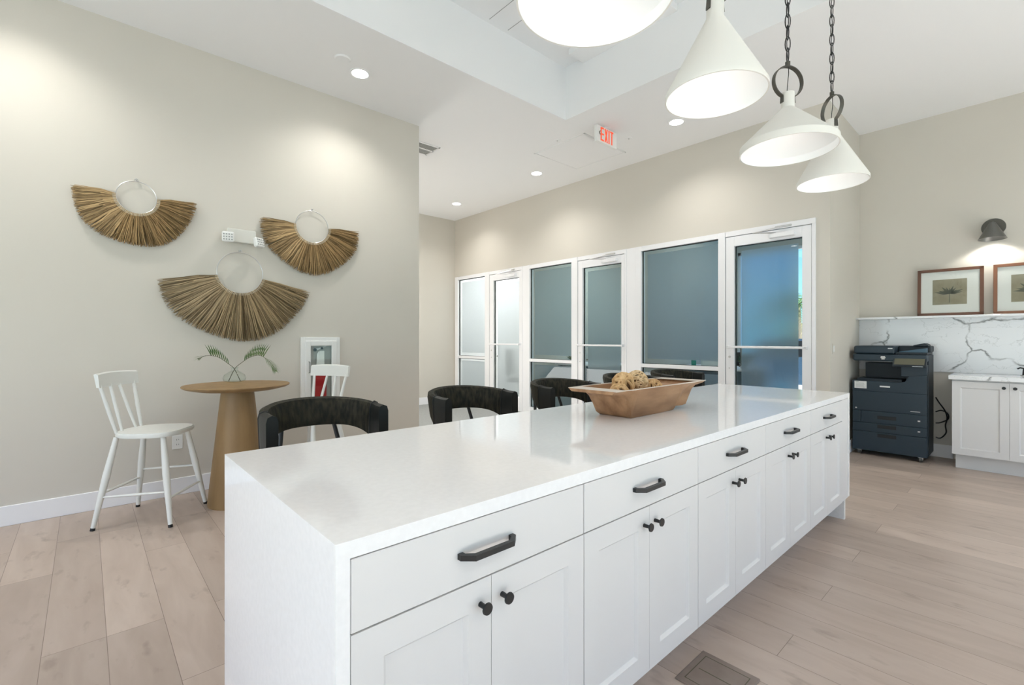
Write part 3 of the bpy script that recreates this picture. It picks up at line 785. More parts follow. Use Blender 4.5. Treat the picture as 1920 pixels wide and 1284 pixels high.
# ------------------------------------------------------------------ extinguisher cabinet
EX0, EX1, EZ0, EZ1 = 1.557, 1.940, .60, 1.322
r = thing('extinguisher_cabinet', 'white fire extinguisher cabinet with a narrow glass door on the beige wall', 'extinguisher cabinet', ((EX0 + EX1) / 2, YL, EZ0))
f = MB(); t = .032
yf = YL - .042
def rim(mb, x0, x1, z0, z1, t, ya, yb, bev=.004):
    mb.box(x0, x0 + t, ya, yb, z0, z1, bev).box(x1 - t, x1, ya, yb, z0, z1, bev).box(x0 + t * .9, x1 - t * .9, ya, yb, z0, z0 + t, bev).box(x0 + t * .9, x1 - t * .9, ya, yb, z1 - t, z1, bev)
rim(f, EX0, EX1, EZ0, EZ1, .04, YL - .034, YL)
f.build('cabinet_frame', M['whiteplastic'], r, world=True)
f = MB(); rim(f, EX0 + .036, EX1 - .036, EZ0 + .036, EZ1 - .036, .052, YL - .046, YL - .02, .006)
dr = f.build('cabinet_door', M['whiteplastic'], r, world=True)
MB().box(EX0 + .086, EX1 - .086, YL - .036, YL - .033, EZ0 + .086, EZ1 - .086).build('glass_pane', M['clear'], dr, world=True)
MB().tube([(EX0 + .068, YL - .046, .97), (EX0 + .068, YL - .072, .975), (EX0 + .068, YL - .072, 1.075), (EX0 + .068, YL - .046, 1.08)], .004, 6).build('door_pull', M['gunmetal'], dr, world=True, smooth=True)
MB().box(EX0 + .04, EX1 - .04, YL - .010, YL - .0005, EZ0 + .04, EZ1 - .04).build('back_lining', mat('cabinet_lining_grey', (.36, .36, .34), .6), r, world=True)
xc = 1.745
r = thing('fire_extinguisher', 'red fire extinguisher with a paper tag behind the glass of the wall cabinet', 'fire extinguisher', (xc, YL - .022, .65))
# half-recessed slim bottle: squeezed front to back to sit inside the shallow case
MB().lathe([(0, 0), (.055, 0), (.060, .012), (.060, .28), (.052, .32), (.03, .345), (.016, .352), (0, .352)], (0, 0, 0), 28, 1, .18).build('cylinder_body', M['red'], r, smooth=True)
MB().lathe([(0, .352), (.020, .352), (.020, .372), (0, .372)], (0, 0, 0), 16, 1, .4).build('collar', M['silver'], r, smooth=True)
MB().lathe([(0, .372), (.034, .374), (.040, .40), (.036, .50), (.018, .53), (0, .53)], (0, 0, 0), 20, 1, .2).build('valve_body', M['paper'], r, smooth=True)
MB().tube([(-.07, 0, .548), (-.02, 0, .553), (.06, 0, .585)], [.009, .009, .005], 8, flat=(.5, 1)).build('handle', M['silver'], r, smooth=True)
MB().cyl((-.055, -.008, .545), (-.055, .004, .545), .016, seg=14).cyl((.012, -.008, .56), (.012, .004, .56), .012, seg=14).build('gauge', M['blackplastic'], r, smooth=True)
MB().box(-.012, .034, -.0105, -.009, .43, .535).build('inspection_tag', M['paper'], r)

# ------------------------------------------------------------------ emergency light, outlet, switch
r = thing('emergency_light', 'white twin-head emergency light between the fringe fans', 'emergency light', (1.045, YL, 2.155))
MB().box(.925, 1.155, YL - .055, YL, 2.165, 2.285, .008, 2).build('housing', mat('emergency_housing', (.66, .65, .60), .5), r, world=True)
for x, rz, rx, yy in ((.925, -.25, .15, YL - .085), (1.165, .55, -.2, YL - .10)):
    hm = MB().box(-.047, .047, -.022, .022, -.045, .045, .014, 2)
    hd = hm.xf(Matrix.Translation((x, yy, 2.198 if x < 1 else 2.175)) @ Matrix.Rotation(rz, 4, 'Z') @ Matrix.Rotation(rx, 4, 'X')).build('lamp_head', M['whiteplastic'], r, world=True)
    lm = MB()
    for i in range(4):
        for j in range(3):
            lm.cyl((-.030 + .020 * i, -.0225, -.022 + .022 * j), (-.030 + .020 * i, -.0245, -.022 + .022 * j), .006, seg=8)
    lm.xf(Matrix.Translation((x, yy, 2.198 if x < 1 else 2.175)) @ Matrix.Rotation(rz, 4, 'Z') @ Matrix.Rotation(rx, 4, 'X'))
    lm.build('led_array', M['grille'], hd, world=True)
def outlet(loc, rot, name='wall_outlet', label='white duplex wall outlet behind the white chair, low on the beige wall'):
    r = thing(name, label, 'outlet', loc, rot)
    MB().box(-.036, .036, -.006, 0, -.058, .058, .002).build('cover_plate', M['whiteplastic'], r)
    for z in (-.020, .020):
        s = MB().cyl((0, -.006, z), (0, -.009, z), .016, seg=18).build('socket', M['whiteplastic'], r)
        MB().box(-.008, -.0055, -.0095, -.0085, z - .005, z + .007).box(.0055, .008, -.0095, -.0085, z - .004, z + .006).build('slot', M['black'], s)
outlet((.572, YL, .44), 0)
r = thing('light_switch', 'pale rocker switch on the short wall right of the last glass door', 'switch', (5.86, YN, 1.20))
MB().box(-.036, .036, -.006, 0, -.058, .058, .002).build('cover_plate', M['wall'], r)
MB().box(-.016, .016, -.010, -.005, -.033, .033, .002).build('rocker', M['whiteplastic'], r)

# ------------------------------------------------------------------ ceiling fittings
dl = [((1.907, 4.221), 'recessed downlight over the beige wall, the largest one in view'),
      ((5.02, 2.726), 'recessed downlight just beside the second pendant, over the glass doors'),
      ((5.016, 4.978), 'recessed downlight in the middle of the row along the glass fronts'),
      ((5.053, 7.083), 'recessed downlight farthest away, by the far corner')]
def spot(x, y, p=50, sz=2.4):
    l = bpy.data.lights.new('downlight_beam', 'SPOT'); l.energy = p; l.spot_size = sz; l.spot_blend = .9; l.shadow_soft_size = .06; l.color = (1, .97, .92)
    o = bpy.data.objects.new('downlight_beam', l); COL.objects.link(o); o.location = (x, y, CZ - .02)
def downlight(x, y, label, group='recessed ceiling downlights', p=50):
    r = thing('downlight', label, 'ceiling light', (x, y, CZ), group=group)
    MB().lathe([(.072, -.001), (.076, -.004), (.092, -.004), (.095, 0)], (0, 0, 0), 36).build('trim_ring', M['ceil'], r, smooth=True)
    MB().lathe([(0, -.003), (.074, -.003), (.074, -.0005), (0, -.0005)], (0, 0, 0), 36).build('lens', M['glow'], r)
    spot(x, y, 70 if abs(x - 3.45) < .01 else p)
for (x, y), lb in dl: downlight(x, y, lb)
for x, y in ((-.4, 4.22), (-2.4, 4.22), (5.02, -1.7), (3.45, 6.1), (3.45, 7.4), (3.2, -1.9), (.6, -1.9), (-2.0, 1.5), (-2.0, -1.9)):  # unseen downlights added to brighten the room and the hall
    downlight(x, y, 'recessed downlight out of view, added to light the room', 'unseen downlights added for light')
tag(MB().lathe([(0, -.012), (.062, -.012), (.07, -.004), (.07, 0), (0, 0)], (1.69, 4.10, CZ), 32).build('ceiling_speaker', M['ceil'], smooth=True), 'faint round white cover next to the largest downlight', 'ceiling cover')
for x, y, lb in ((4.375, 3.975, 'small white sprinkler head at the left edge of the ceiling hatch'), (4.987, 3.34, 'small white sprinkler head beside the exit sign')):
    r = thing('sprinkler', lb, 'sprinkler', (x, y, CZ), group='sprinklers')
    MB().lathe([(0, -.004), (.04, -.004), (.042, 0), (0, 0)], (0, 0, 0), 24).build('escutcheon', M['ceil'], r, smooth=True)
    MB().lathe([(0, -.014), (.008, -.012), (.008, -.004), (0, -.004)], (0, 0, 0), 16).build('sprinkler_head', M['silver'], r, smooth=True)
r = thing('access_hatch', 'flat white square access hatch in the ceiling below the exit sign', 'hatch', (4.89, 4.05, CZ))
f = MB()
for a in ((4.455, 5.33, 3.612, 3.630), (4.455, 5.33, 4.45, 4.468), (4.455, 4.473, 3.612, 4.468), (5.312, 5.33, 3.612, 4.468)): f.box(a[0], a[1], a[2], a[3], CZ - .004, CZ - .0002)
f.build('hatch_frame', M['ceil'], r, world=True)
MB().box(4.480, 5.305, 3.637, 4.443, CZ - .0035, CZ - .0002).build('hatch_panel', M['ceil'], r, world=True)
r = thing('air_vent', 'grey slatted ceiling vent just past the wall corner', 'vent', (3.08, 5.32, CZ))
f = MB()
for y0, y1 in ((5.15, 5.175), (5.305, 5.33), (5.465, 5.49)): f.box(2.78, 3.42, y0, y1, CZ - .008, CZ - .0005)
f.box(2.78, 2.80, 5.15, 5.49, CZ - .008, CZ - .0005).box(3.40, 3.42, 5.15, 5.49, CZ - .008, CZ - .0005)
f.build('vent_frame', M['ceil'], r, world=True)
f = MB()
for i in range(30): f.box(2.80 + .02 * i, 2.812 + .02 * i, 5.175, 5.465, CZ - .007, CZ - .001)
f.build('louvres', M['grille'], r, world=True)
# exit sign
EXY = 3.34
r = thing('exit_sign', 'white exit sign with red letters hanging from the ceiling', 'exit sign', (4.50, EXY, 3.56))
MB().box(4.355, 4.735, EXY, EXY + .045, 3.585, 3.775, .004).build('sign_box', M['exitwhite'], r, world=True)
MB().box(4.50, 4.60, EXY - .01, EXY + .05, 3.775, CZ - .0005, .002).build('ceiling_canopy', M['ceil'], r, world=True)
m = MB(); z0, z1 = 3.605, 3.76; y0, y1 = EXY - .004, EXY + .001; s = .017; wd = .058
x = 4.418
m.box(x, x + s, y0, y1, z0, z1); [m.box(x + s, x + wd, y0, y1, zz, zz + s) for zz in (z0, (z0 + z1 - s) / 2, z1 - s)]
x += wd + .016
for q in (0, 1):
    a, b = (x, x + wd - s) if q == 0 else (x + wd - s, x)
    m.prism([(a, z0), (a + s, z0), (b + s, z1), (b, z1)], 'y', y0 - .0003 * q, y1)
x += wd + .016
m.box(x + .002, x + .002 + s, y0, y1, z0, z1); x += s + .020
m.box(x, x + wd, y0, y1, z1 - s, z1).box(x + (wd - s) / 2, x + (wd + s) / 2, y0, y1, z0, z1 - s)
m.build('exit_letters', M['exitred'], r, world=True)
MB().prism([(4.385, 3.69), (4.405, 3.715), (4.412, 3.708), (4.398, 3.69), (4.412, 3.672), (4.405, 3.665)], 'y', y0, y1).build('arrow', M['bronze'], r, world=True)

# ------------------------------------------------------------------ pendants
def pendant(x, y, kind, ang, label):
    Z = 2.36
    r = thing('pendant_lamp', label, 'pendant lamp', (x, y, Z), group='plaster cone pendants over the island')
    if kind == 'wide': Rm, lip, ch, nt, nr = .2455, .038, .240, .325, .034
    else: Rm, lip, ch, nt, nr = .2095, .020, .344, .430, .036
    t = .006
    MB().lathe([(Rm - t, 0), (Rm, 0), (Rm, lip), (nr, ch), (nr, nt), (nr - .012, nt + .001), (nr - .012, ch), (0, ch)], (0, 0, 0), 56).build('lamp_shade', M['shade'], r, smooth=True)
    MB().lathe([(Rm - t, .0005), (Rm - t - .001, lip + .004), (nr + .01, ch - .03), (0, ch - .03)], (0, 0, 0), 56).build('shade_lining', M['shade_in'], r, smooth=True)
    b = MB().ball((0, 0, ch * .52), .030).build('bulb', M['bulb'], r, smooth=True)
    rc = nt + (.062 if kind == 'wide' else .075); rr = .088
    # flat strap ring, open towards the neck
    m = MB(); n = 44; gap = .42; W = .012; T = .0025; rg = []
    for i in range(n + 1):
        a = -PI / 2 + gap + (2 * PI - 2 * gap) * i / n
        rg.append((a, rr))
    rings = []
    for a, q in rg:
        rings.append([m.bm.verts.new(((q + dq) * math.cos(a), dw, rc + (q + dq) * math.sin(a))) for dq, dw in ((T, -W), (T, W), (-T, W), (-T, -W))])
    for s in (0, -1):
        base = rings[s]; sg = -1 if rings[s][0].co.x < 0 else 1
        ext = [m.bm.verts.new((sg * (nr + .003 + (T if k in (0, 1) else -T)), base[k].co.y, nt - .055)) for k in range(4)]
        if s == 0: rings.insert(0, ext)
        else: rings.append(ext)
    fs = []
    for a, b2 in zip(rings, rings[1:]):
        for k in range(4): fs.append(m.bm.faces.new([a[k], a[(k + 1) % 4], b2[(k + 1) % 4], b2[k]]))
    fs.append(m.bm.faces.new(rings[0])); fs.append(m.bm.faces.new(rings[-1][::-1]))
    bmesh.ops.recalc_face_normals(m.bm, faces=fs)
    m.box(-.010, .010, -.010, .010, rc + rr - .002, rc + rr + .030, .002)
    m.xf(Matrix.Rotation(ang, 4, 'Z')).build('strap_ring', M['bronze'], r)
    m = MB(); z = rc + rr + .028; top = TZ - Z - .03; k = 0; L = .042; P = .064
    while z < top:
        pts = []
        for i in range(14):
            a = 2 * PI * i / 14
            u = .0125 * math.cos(a); v = L * math.sin(a)
            pts.append((u if k % 2 == 0 else u * .15, u if k % 2 else u * .15, z + L - .006 + v))
        m.tube(pts, .0030, 5, closed=True); z += P; k += 1
    m.xf(Matrix.Rotation(.6, 4, 'Z')).build('chain', M['black'], r, smooth=True)
    pts = [(.004 * math.sin(i * .9), .004 * math.cos(i * 1.3), nt + (top + .02 - nt) * i / 30) for i in range(31)]
    MB().tube(pts, .0022, 5).build('cord', M['black'], r, smooth=True)
    MB().lathe([(0, TZ - Z - .03), (.055, TZ - Z - .028), (.062, TZ - Z - .001), (0, TZ - Z - .001)], (0, 0, 0), 28).build('ceiling_canopy', M['bronze'], r, smooth=True)
    l = bpy.data.lights.new('pendant_glow', 'POINT'); l.energy = 0.15; l.shadow_soft_size = .032; l.color = (1, .97, .92)
    o = bpy.data.objects.new('pendant_glow', l); COL.objects.link(o); o.location = (x, y, Z + ch * .30)
VA = math.atan2(-.672, .741)
pendant(1.176, .912, 'wide', VA, 'white plaster pendant nearest the camera, cut off at the top edge of the photo')
pendant(2.040, .925, 'narrow', VA + .35, 'tall white cone pendant second from the camera, near the exit sign')
pendant(2.930, .917, 'wide', VA + .15, 'wide cream pendant with an open strap ring seen face-on')
pendant(3.760, .905, 'narrow', VA + PI / 2 + .08, 'cream cone pendant farthest from the camera, its ring seen edge-on')

# ------------------------------------------------------------------ printer wall: marble, ledge, pictures, sconce
tag(MB().box(XR - .012, XR - .0005, YB + .02, .552, .94, 1.533).box(XR - .012, XR - .0005, .552, YN - .001, .94, 1.533).build('marble_backsplash', M['marble'], at=(XR - .012, .5, .94)), 'white backsplash slab with dark grey veins behind the printer', 'backsplash')
tag(MB().box(6.83, XR, YB + .02, YN - .001, 1.533, 1.556, .002).build('marble_ledge', M['marble'], at=(6.9, .5, 1.533)), 'thin marble ledge carrying the framed prints', 'ledge')
def picture(yc, label, seed, wood, x=6.915):
    W, H = .527, .512; z = 1.5565
    r = thing('framed_print', label, 'picture', (x, yc, z), group='framed leaf prints on the ledge')
    lean = Matrix.Rotation(.055, 4, 'Y')
    f = MB(); b = .030
    for a in ((-W / 2, -W / 2 + b, 0, H), (W / 2 - b, W / 2, 0, H), (-W / 2, W / 2, 0, b), (-W / 2, W / 2, H - b, H)):
        f.box(-.012, .010, a[0], a[1], a[2], a[3], .002)
    f.xf(lean).build('picture_frame', wood, r)
    MB().box(-.002, .006, -W / 2 + b * .8, W / 2 - b * .8, b * .8, H - b * .8).xf(lean).build('mat_board', M['matboard'], r)
    pr = MB().box(-.0035, -.001, -.137, .137, .120, .395).xf(lean).build('botanical_print', M['sepia'], r)
    m = MB(); rnd = random.Random(seed)
    m.box(-.0045, -.0033, -.0025, .0025, .14, .30)
    for k in range(11):
        a = R(-75 + 15 * k) if seed == 1 else R(-95 + 19 * k)
        L = .085 + .02 * math.sin(k * 2.1)
        c = Vector((0, 0.0, .235)); d = Vector((0, math.sin(a), math.cos(a) * .72)); n_ = Vector((0, d.z, -d.y)) * .16
        p = [c, c + d * L * .45 + n_ * L, c + d * L * 1.25, c + d * L * .45 - n_ * L]
        m.bm.faces.new([m.bm.verts.new((-.0040, q.y, q.z)) for q in p])
    m.xf(lean).build('leaf_drawing', M['sepiadark'], pr)
    MB().box(-.0075, -.0065, -W / 2 + b * .9, W / 2 - b * .9, b * .9, H - b * .9).xf(lean).build('glass_pane', M['clear'], r)
picture(.585, 'dark walnut framed leaf print on the ledge, nearer the printer corner', 1, M['walnut'])
picture(-.010, 'cherry-brown framed leaf print cut off by the right edge of the photo', 2, M['walnut2'])
SY, SZ = .254, 2.455
r = thing('wall_sconce', 'dark metal cone wall sconce above the framed leaf prints', 'wall lamp', (XR, SY, SZ))
MB().cyl((XR, SY, SZ + .01), (XR - .018, SY, SZ + .01), .092, .088, 36).build('backplate', M['bronze'], r, world=True, smooth=True)
MB().cyl((XR - .01, SY, SZ + .03), (XR - .115, SY, SZ + .045), .009, seg=10).build('arm', M['gunmetal'], r, world=True, smooth=True)
sp = MB().lathe([(.105, -.130), (.107, -.130), (.022, .042), (.0, .046), (0, .040), (.019, .036), (.104, -.128)], (0, 0, 0), 40)
sp.xf(Matrix.Translation((XR - .125, SY + .004, SZ)) @ Matrix.Rotation(.06, 4, 'Y')).build('lamp_shade', M['gunmetal'], r, world=True, smooth=True)
MB().ball((XR - .125, SY, SZ - .075), .030).build('bulb', M['glow'], r, world=True, smooth=True)
l = bpy.data.lights.new('sconce_beam', 'SPOT'); l.energy = 9; l.spot_size = 2.3; l.spot_blend = .35; l.shadow_soft_size = .03; l.color = (1, .97, .90)
o = bpy.data.objects.new('sconce_beam', l); COL.objects.link(o); o.location = (XR - .125, SY, SZ - .112)

# ------------------------------------------------------------------ right-hand cabinets
CX = 6.47
r = thing('wall_countertop', 'white veined countertop on the cabinet by the right edge', 'countertop', (6.72, -1.5, .90))
MB().box(6.435, XR - .013, YB + .02, .552, .898, .939, .002).build('countertop_slab', M['marble'], r, world=True)
lbl = ['white base cabinet with two black-knobbed doors beside the printer', 'white base cabinet next along the right wall, outside the photograph']
for k in range(2):
    y1 = .528 - k * .80; y0 = y1 - .798
    r = thing('base_cabinet', lbl[k], 'cabinet', (6.75, (y0 + y1) / 2, 0), group='cabinets under the wall countertop')
    MB().box(CX + .022, XR - .001, y0, y1, .145, .897).build('cabinet_body', M['cab'], r, world=True)
    MB().box(CX + .085, CX + .10, y0 + (.0), y1 - .02, 0, .145).box(CX + .10, XR - .001, y1 - .035, y1 - .02, 0, .145).build('toe_kick', M['cab'], r, world=True)
    ym = (y0 + y1) / 2
    for s, a, c in ((1, ym + .001, y1), (-1, y0, ym - .001)):
        dm = MB(); shaker_door(dm, a, c, .150, .882, 0, fr=.062)
        dm.xf(Matrix(((0, 1, 0, CX), (1, 0, 0, 0), (0, 0, 1, 0), (0, 0, 0, 1))))
        bmesh.ops.recalc_face_normals(dm.bm, faces=dm.bm.faces)
        dr = dm.build('door', M['cab'], r, world=True)
        km = MB(); knob(km, ym + s * .037, 0, .835)
        km.xf(Matrix(((0, 1, 0, CX), (1, 0, 0, 0), (0, 0, 1, 0), (0, 0, 0, 1)))).build('knob', M['black'], dr, world=True, smooth=True)
r = thing('soap_dispenser', 'small black pump dispenser on the right countertop at the photo edge', 'dispenser', (6.86, .035, .939))
MB().lathe([(0, 0), (.028, 0), (.028, .006), (0, .006)], (0, 0, 0), 24).build('base_ring', M['silver'], r, smooth=True)
MB().lathe([(0, .006), (.016, .006), (.013, .05), (.010, .075), (0, .078)], (0, 0, 0), 20).tube([(0, 0, .072), (-.03, .03, .080), (-.045, .045, .070)], .007, 8).build('pump', M['black'], r, smooth=True)

# ------------------------------------------------------------------ printer
PX, PY0, PY1 = 6.50, .722, 1.364
PXB = 6.965
r = thing('office_printer', 'tall dark navy multifunction office printer on casters in the corner', 'printer', ((PX + PXB) / 2, (PY0 + PY1) / 2, 0))
B = lambda n, m_, *a, par=None, bev=.004: MB().box(*a, bev=bev, seg=2).build(n, m_, par or r, world=True)
B('cabinet_body', M['printer'], PX + .018, PXB, PY0, PY1, .055, .73)
t3 = B('paper_drawer', M['printer'], PX, PX + .02, PY0, PY1, .056, .268)
t2 = B('paper_drawer', M['printer'], PX, PX + .02, PY0, PY1, .271, .366)
t1 = B('paper_drawer', M['printer'], PX, PX + .02, PY0, 1.284, .369, .500)
B('side_flap', M['printer'], PX, PX + .02, 1.287, PY1, .369, .500)
for t_, z in ((t1, .415), (t2, .315), (t3, .215)):
    MB().box(PX - .001, PX + .006, .972, 1.137, z, z + .040, .002).build('grip_recess', M['blackplastic'], t_, world=True)
for z in (.430, .318):
    MB().box(PX - .0012, PX, .775, .795, z, z + .014).build('tray_mark', M['silver'], t1 if z > .4 else t2, world=True)
B('front_door', M['printer'], PX, PX + .02, PY0, PY1, .503, .722)
MB().box(PX - .0012, PX, .775, .855, .530, .536).build('model_lettering', M['silver'], r, world=True)
MB().cyl((PX - .001, 1.33, .525), (PX + .002, 1.33, .525), .009, seg=12).build('lock_button', M['silver'], r, world=True)
# upper body with the output bay
up = MB().prism([(PY0, .725), (PY1, .725), (PY1, .838), (1.345, .838), (.955, .832), (.90, .842), (.865, .905), (PY0, .912)], 'x', PX, PX + .35)
up.build('upper_front', M['printer'], r, world=True)
B('bay_back', M['printer2'], PX + .30, PXB, .76, 1.30, .725, 1.03)
B('bay_floor', M['printer2'], PX + .04, PX + .32, .93, 1.33, .825, .862)
B('right_column', M['printer'], PX + .02, PXB, PY0, .935, .90, 1.03)
B('side_cover', M['printer2'], PX + .10, PXB, PY0 - .004, PY0 + .03, .06, 1.13)
B('scanner_unit', M['printer'], PX - .012, PXB - .005, PY0 - .002, PY1 - .006, 1.062, 1.135, bev=.012)
B('paper_feeder', M['printer'], PX + .005, PXB - .04, .985, PY1 - .010, 1.138, 1.228, bev=.018)
fd = B('feeder_bed', M['printer2'], PX + .02, PXB - .04, PY0, .983, 1.138, 1.160)
B('feeder_top', M['printer2'], PX + .20, PXB - .03, PY0 - .01, .985, 1.160, 1.228, bev=.01)
MB().prism([(.735, 1.205), (.735, 1.160), (.955, 1.158), (.955, 1.166)], 'x', PX + .05, PX + .195).build('feeder_tray', M['traylight'], r, world=True)
MB().prism([(.73, 1.24), (.76, 1.258), (.85, 1.236), (.85, 1.228), (.73, 1.228)], 'x', PX + .15, PX + .36).build('paper_guide', M['printer2'], r, world=True)
# tilted control panel
cp = MB().prism([(PX - .075, 1.020), (PX - .070, 1.006), (PX + .03, 1.050), (PX + .03, 1.105), (PX + .004, 1.110)], 'y', .722, .995)
pnl = cp.build('control_panel', M['printer2'], r, world=True)
nrm = Vector((-(1.110 - 1.020), 0, .079)).normalized() * .0012
a = Vector((PX - .066, .735, 1.0305)) + nrm; b_ = Vector((PX - .004, .735, 1.101)) + nrm
sc_ = MB()
sc_.face([a, a + Vector((0, .247, 0)), b_ + Vector((0, .247, 0)), b_])
sc_.build('touch_screen', M['screen'], pnl, world=True)
MB().box(PX - .0735, PX - .0725, .745, .83, 1.012, 1.017).build('panel_lettering', M['silver'], pnl, world=True)
MB().box(PX + .0035, PX + .0055, 1.005, 1.045, 1.195, 1.205).build('brand_lettering', M['paper'], r, world=True)
MB().box(PX - .0012, PX, 1.025, 1.115, .772, .788).build('name_badge', M['paper'], r, world=True)
MB().cyl((PX - .0128, 1.085, 1.098), (PX - .0118, 1.085, 1.098), .026, seg=20).build('round_emblem', M['printer2'], r, world=True)
m = MB()
for q, (ya, yb) in enumerate(((1.07, 1.098), (1.062, 1.106), (1.066, 1.104))):
    m.box(PX - .0137, PX - .0127, ya, yb, 1.080 + .013 * q, 1.089 + .013 * q)
m.build('emblem_mark', M['paper'], r, world=True)
lb = MB().box(PX - .0015, PX, 1.233, 1.345, .748, .828).build('service_label', M['paper'], r, world=True)
m = MB(); 
for q in range(6): m.box(PX - .0022, PX - .0014, 1.25 + .004 * (q % 3), 1.333, .757 + .010 * q, .7595 + .010 * q)
m.box(PX - .0022, PX - .0014, 1.305, 1.336, .816, .820)
m.build('label_print', M['grille'], lb, world=True)
for y in (PY0 + .055, PY1 - .055):
    for x in (PX + .05, PXB - .06):
        cst = MB().tube([(x, y - .012, .028), (x, y + .012, .028)], [.026, .026], 18).build('caster', M['gunmetal'], r, world=True, smooth=True)
        MB().box(x - .02, x + .03, y - .018, y + .018, .045, .056).box(x - .006, x + .03, y - .018, y - .014, .022, .05).build('caster_fork', M['silver'], cst, world=True)
m = MB()
def sm_path(P, k=8):
    P = [Vector(p) for p in P]; out = []
    for i in range(len(P) - 1):
        p0, p1, p2, p3 = P[max(i - 1, 0)], P[i], P[i + 1], P[min(i + 2, len(P) - 1)]
        for j in range(k):
            f = j / k
            out.append(.5 * ((2 * p1) + (p2 - p0) * f + (2 * p0 - 5 * p1 + 4 * p2 - p3) * f * f + (3 * p1 - p0 - 3 * p2 + p3) * f ** 3))
    return out + [P[-1]]
xk = XR - .04
m.tube(sm_path([(xk, .70, .66), (xk, .67, .60), (xk - .03, .625, .53), (xk - .02, .605, .45), (xk, .62, .36), (xk - .01, .615, .28), (xk, .66, .215), (xk, .70, .22)]), .0065, 7)
m.tube(sm_path([(xk, .70, .50), (xk - .01, .65, .52), (xk - .02, .60, .49), (xk - .01, .60, .43), (xk, .66, .385), (xk, .70, .375)]), .0065, 7)
tag(m.build('power_cord', M['black'], smooth=True), 'looped black power cord hanging beside the printer', 'cord')

# ------------------------------------------------------------------ floor register
r = thing('floor_register', 'taupe floor register plate in the planks next to the island', 'floor vent', (1.785, .80, 0))
MB().box(1.672, 1.905, .69, .915, 0, .007, .003).build('register_plate', M['register'], r, world=True)
m = MB()
for a in ((1.70, 1.703, .715, .89), (1.874, 1.877, .715, .89), (1.70, 1.877, .887, .89), (1.70, 1.877, .715, .718), (1.785, 1.789, .73, .875)): m.box(a[0], a[1], a[2], a[3], .0068, .0074)
m.build('slot_lines', M['stem'], r, world=True)

# ------------------------------------------------------------------ inside the offices
r = thing('office_desk', 'slate office desk seen under the film of the nearest glass front', 'desk', (7.05, 3.25, 0))
MB().box(6.55, 7.35, 2.55, 3.70, .865, .895, .003).build('desktop', M['trim'], r, world=True)
MB().box(6.60, 7.30, 2.60, 2.64, 0, .865).box(6.60, 7.30, 3.62, 3.66, 0, .865).box(6.66, 6.70, 2.64, 3.62, .15, .865).build('desk_panel', M['desk'], r, world=True)
tag(MB().box(6.86, 7.06, 3.02, 3.33, .895, 1.035, .004).build('storage_box', M['paper']), 'pale box on the office desk behind the nearest glass front', 'box')
tag(MB().box(6.78, 6.82, 2.80, 2.98, .895, 1.01, .004).build('desk_screen', M['blackplastic']), 'small black screen on the office desk', 'screen')
tag(MB().lathe([(0, 0), (.034, 0), (.036, .10), (.030, .13), (.014, .145), (.014, .165), (0, .166)], (6.78, 3.40, .895), 20).build('drink_bottle', M['tealplastic'], smooth=True), 'teal bottle on the office desk', 'bottle')
def pot_plant(x, y, z, label, h=.16, s=.07):
    r = thing('potted_plant', label, 'plant', (x, y, z))
    MB().lathe([(0, 0), (s * .5, 0), (s * .7, s), (0, s)], (0, 0, 0), 18).build('pot', M['whiteplastic'], r, smooth=True)
    rnd = random.Random(int(x * 100)); m = MB()
    for k in range(40):
        a = rnd.random() * 2 * PI; e = rnd.uniform(.2, 1.3)
        d = Vector((math.cos(a) * math.cos(e), math.sin(a) * math.cos(e), math.sin(e))); sd = d.cross(Vector((0, 0, 1))).normalized() * .012
        p = Vector((0, 0, s)); L = h * rnd.uniform(.5, 1)
        m.face([p, p + d * L * .5 + sd, p + d * L, p + d * L * .5 - sd])
    m.build('foliage', M['leaf'], r)
pot_plant(6.78, 2.68, .895, 'leafy potted plant on the office desk beside the small black screen')
r = thing('office_desk', 'white desk in the middle office with a dark plant on it', 'desk', (7.0, 5.45, 0))
MB().box(6.45, 7.35, 4.75, 5.92, .835, .86, .003).build('desktop', M['trim'], r, world=True)
MB().box(6.50, 7.30, 4.80, 4.84, 0, .835).box(6.50, 7.30, 5.84, 5.88, 0, .835).box(6.55, 6.58, 4.84, 5.84, .1, .835).build('desk_panel', M['desk'], r, world=True)
pot_plant(6.58, 5.62, .86, 'dark leafy plant on the desk of the middle office', .20, .06)
def office_chair(x, y, rz, label):
    r = thing('office_chair', label, 'office chair', (x, y, 0), rz)
    m = MB()
    MB().box(-.23, .23, -.23, .23, .46, .53, .03, 2).build('seat', M['blackplastic'], r)
    MB().box(-.22, .22, .20, .25, .58, 1.10, .02, 2).build('backrest', M['blackplastic'], r)
    MB().cyl((0, 0, .08), (0, 0, .46), .025).build('gas_lift', M['silver'], r, smooth=True)
    for k in range(5):
        a = 2 * PI * k / 5
        lg = MB().tube([(0, 0, .10), (.28 * math.cos(a), .28 * math.sin(a), .07)], [.025, .015], 8).build('base_arm', M['blackplastic'], r, smooth=True)
        MB().ball((.28 * math.cos(a), .28 * math.sin(a), .028), .028, u=10, v=8).build('caster', M['blackplastic'], lg, smooth=True)
    for s in (-1, 1):
        MB().tube([(s * .22, .16, .50), (s * .27, .16, .72), (s * .27, -.14, .74), (s * .23, -.16, .52)], .014, 8).build('armrest', M['blackplastic'], r, smooth=True)
office_chair(6.45, 6.85, .5, 'black swivel chair in the brightly lit farthest office')
office_chair(7.75, 3.05, PI / 2, 'black swivel chair behind the office desk with the storage box')

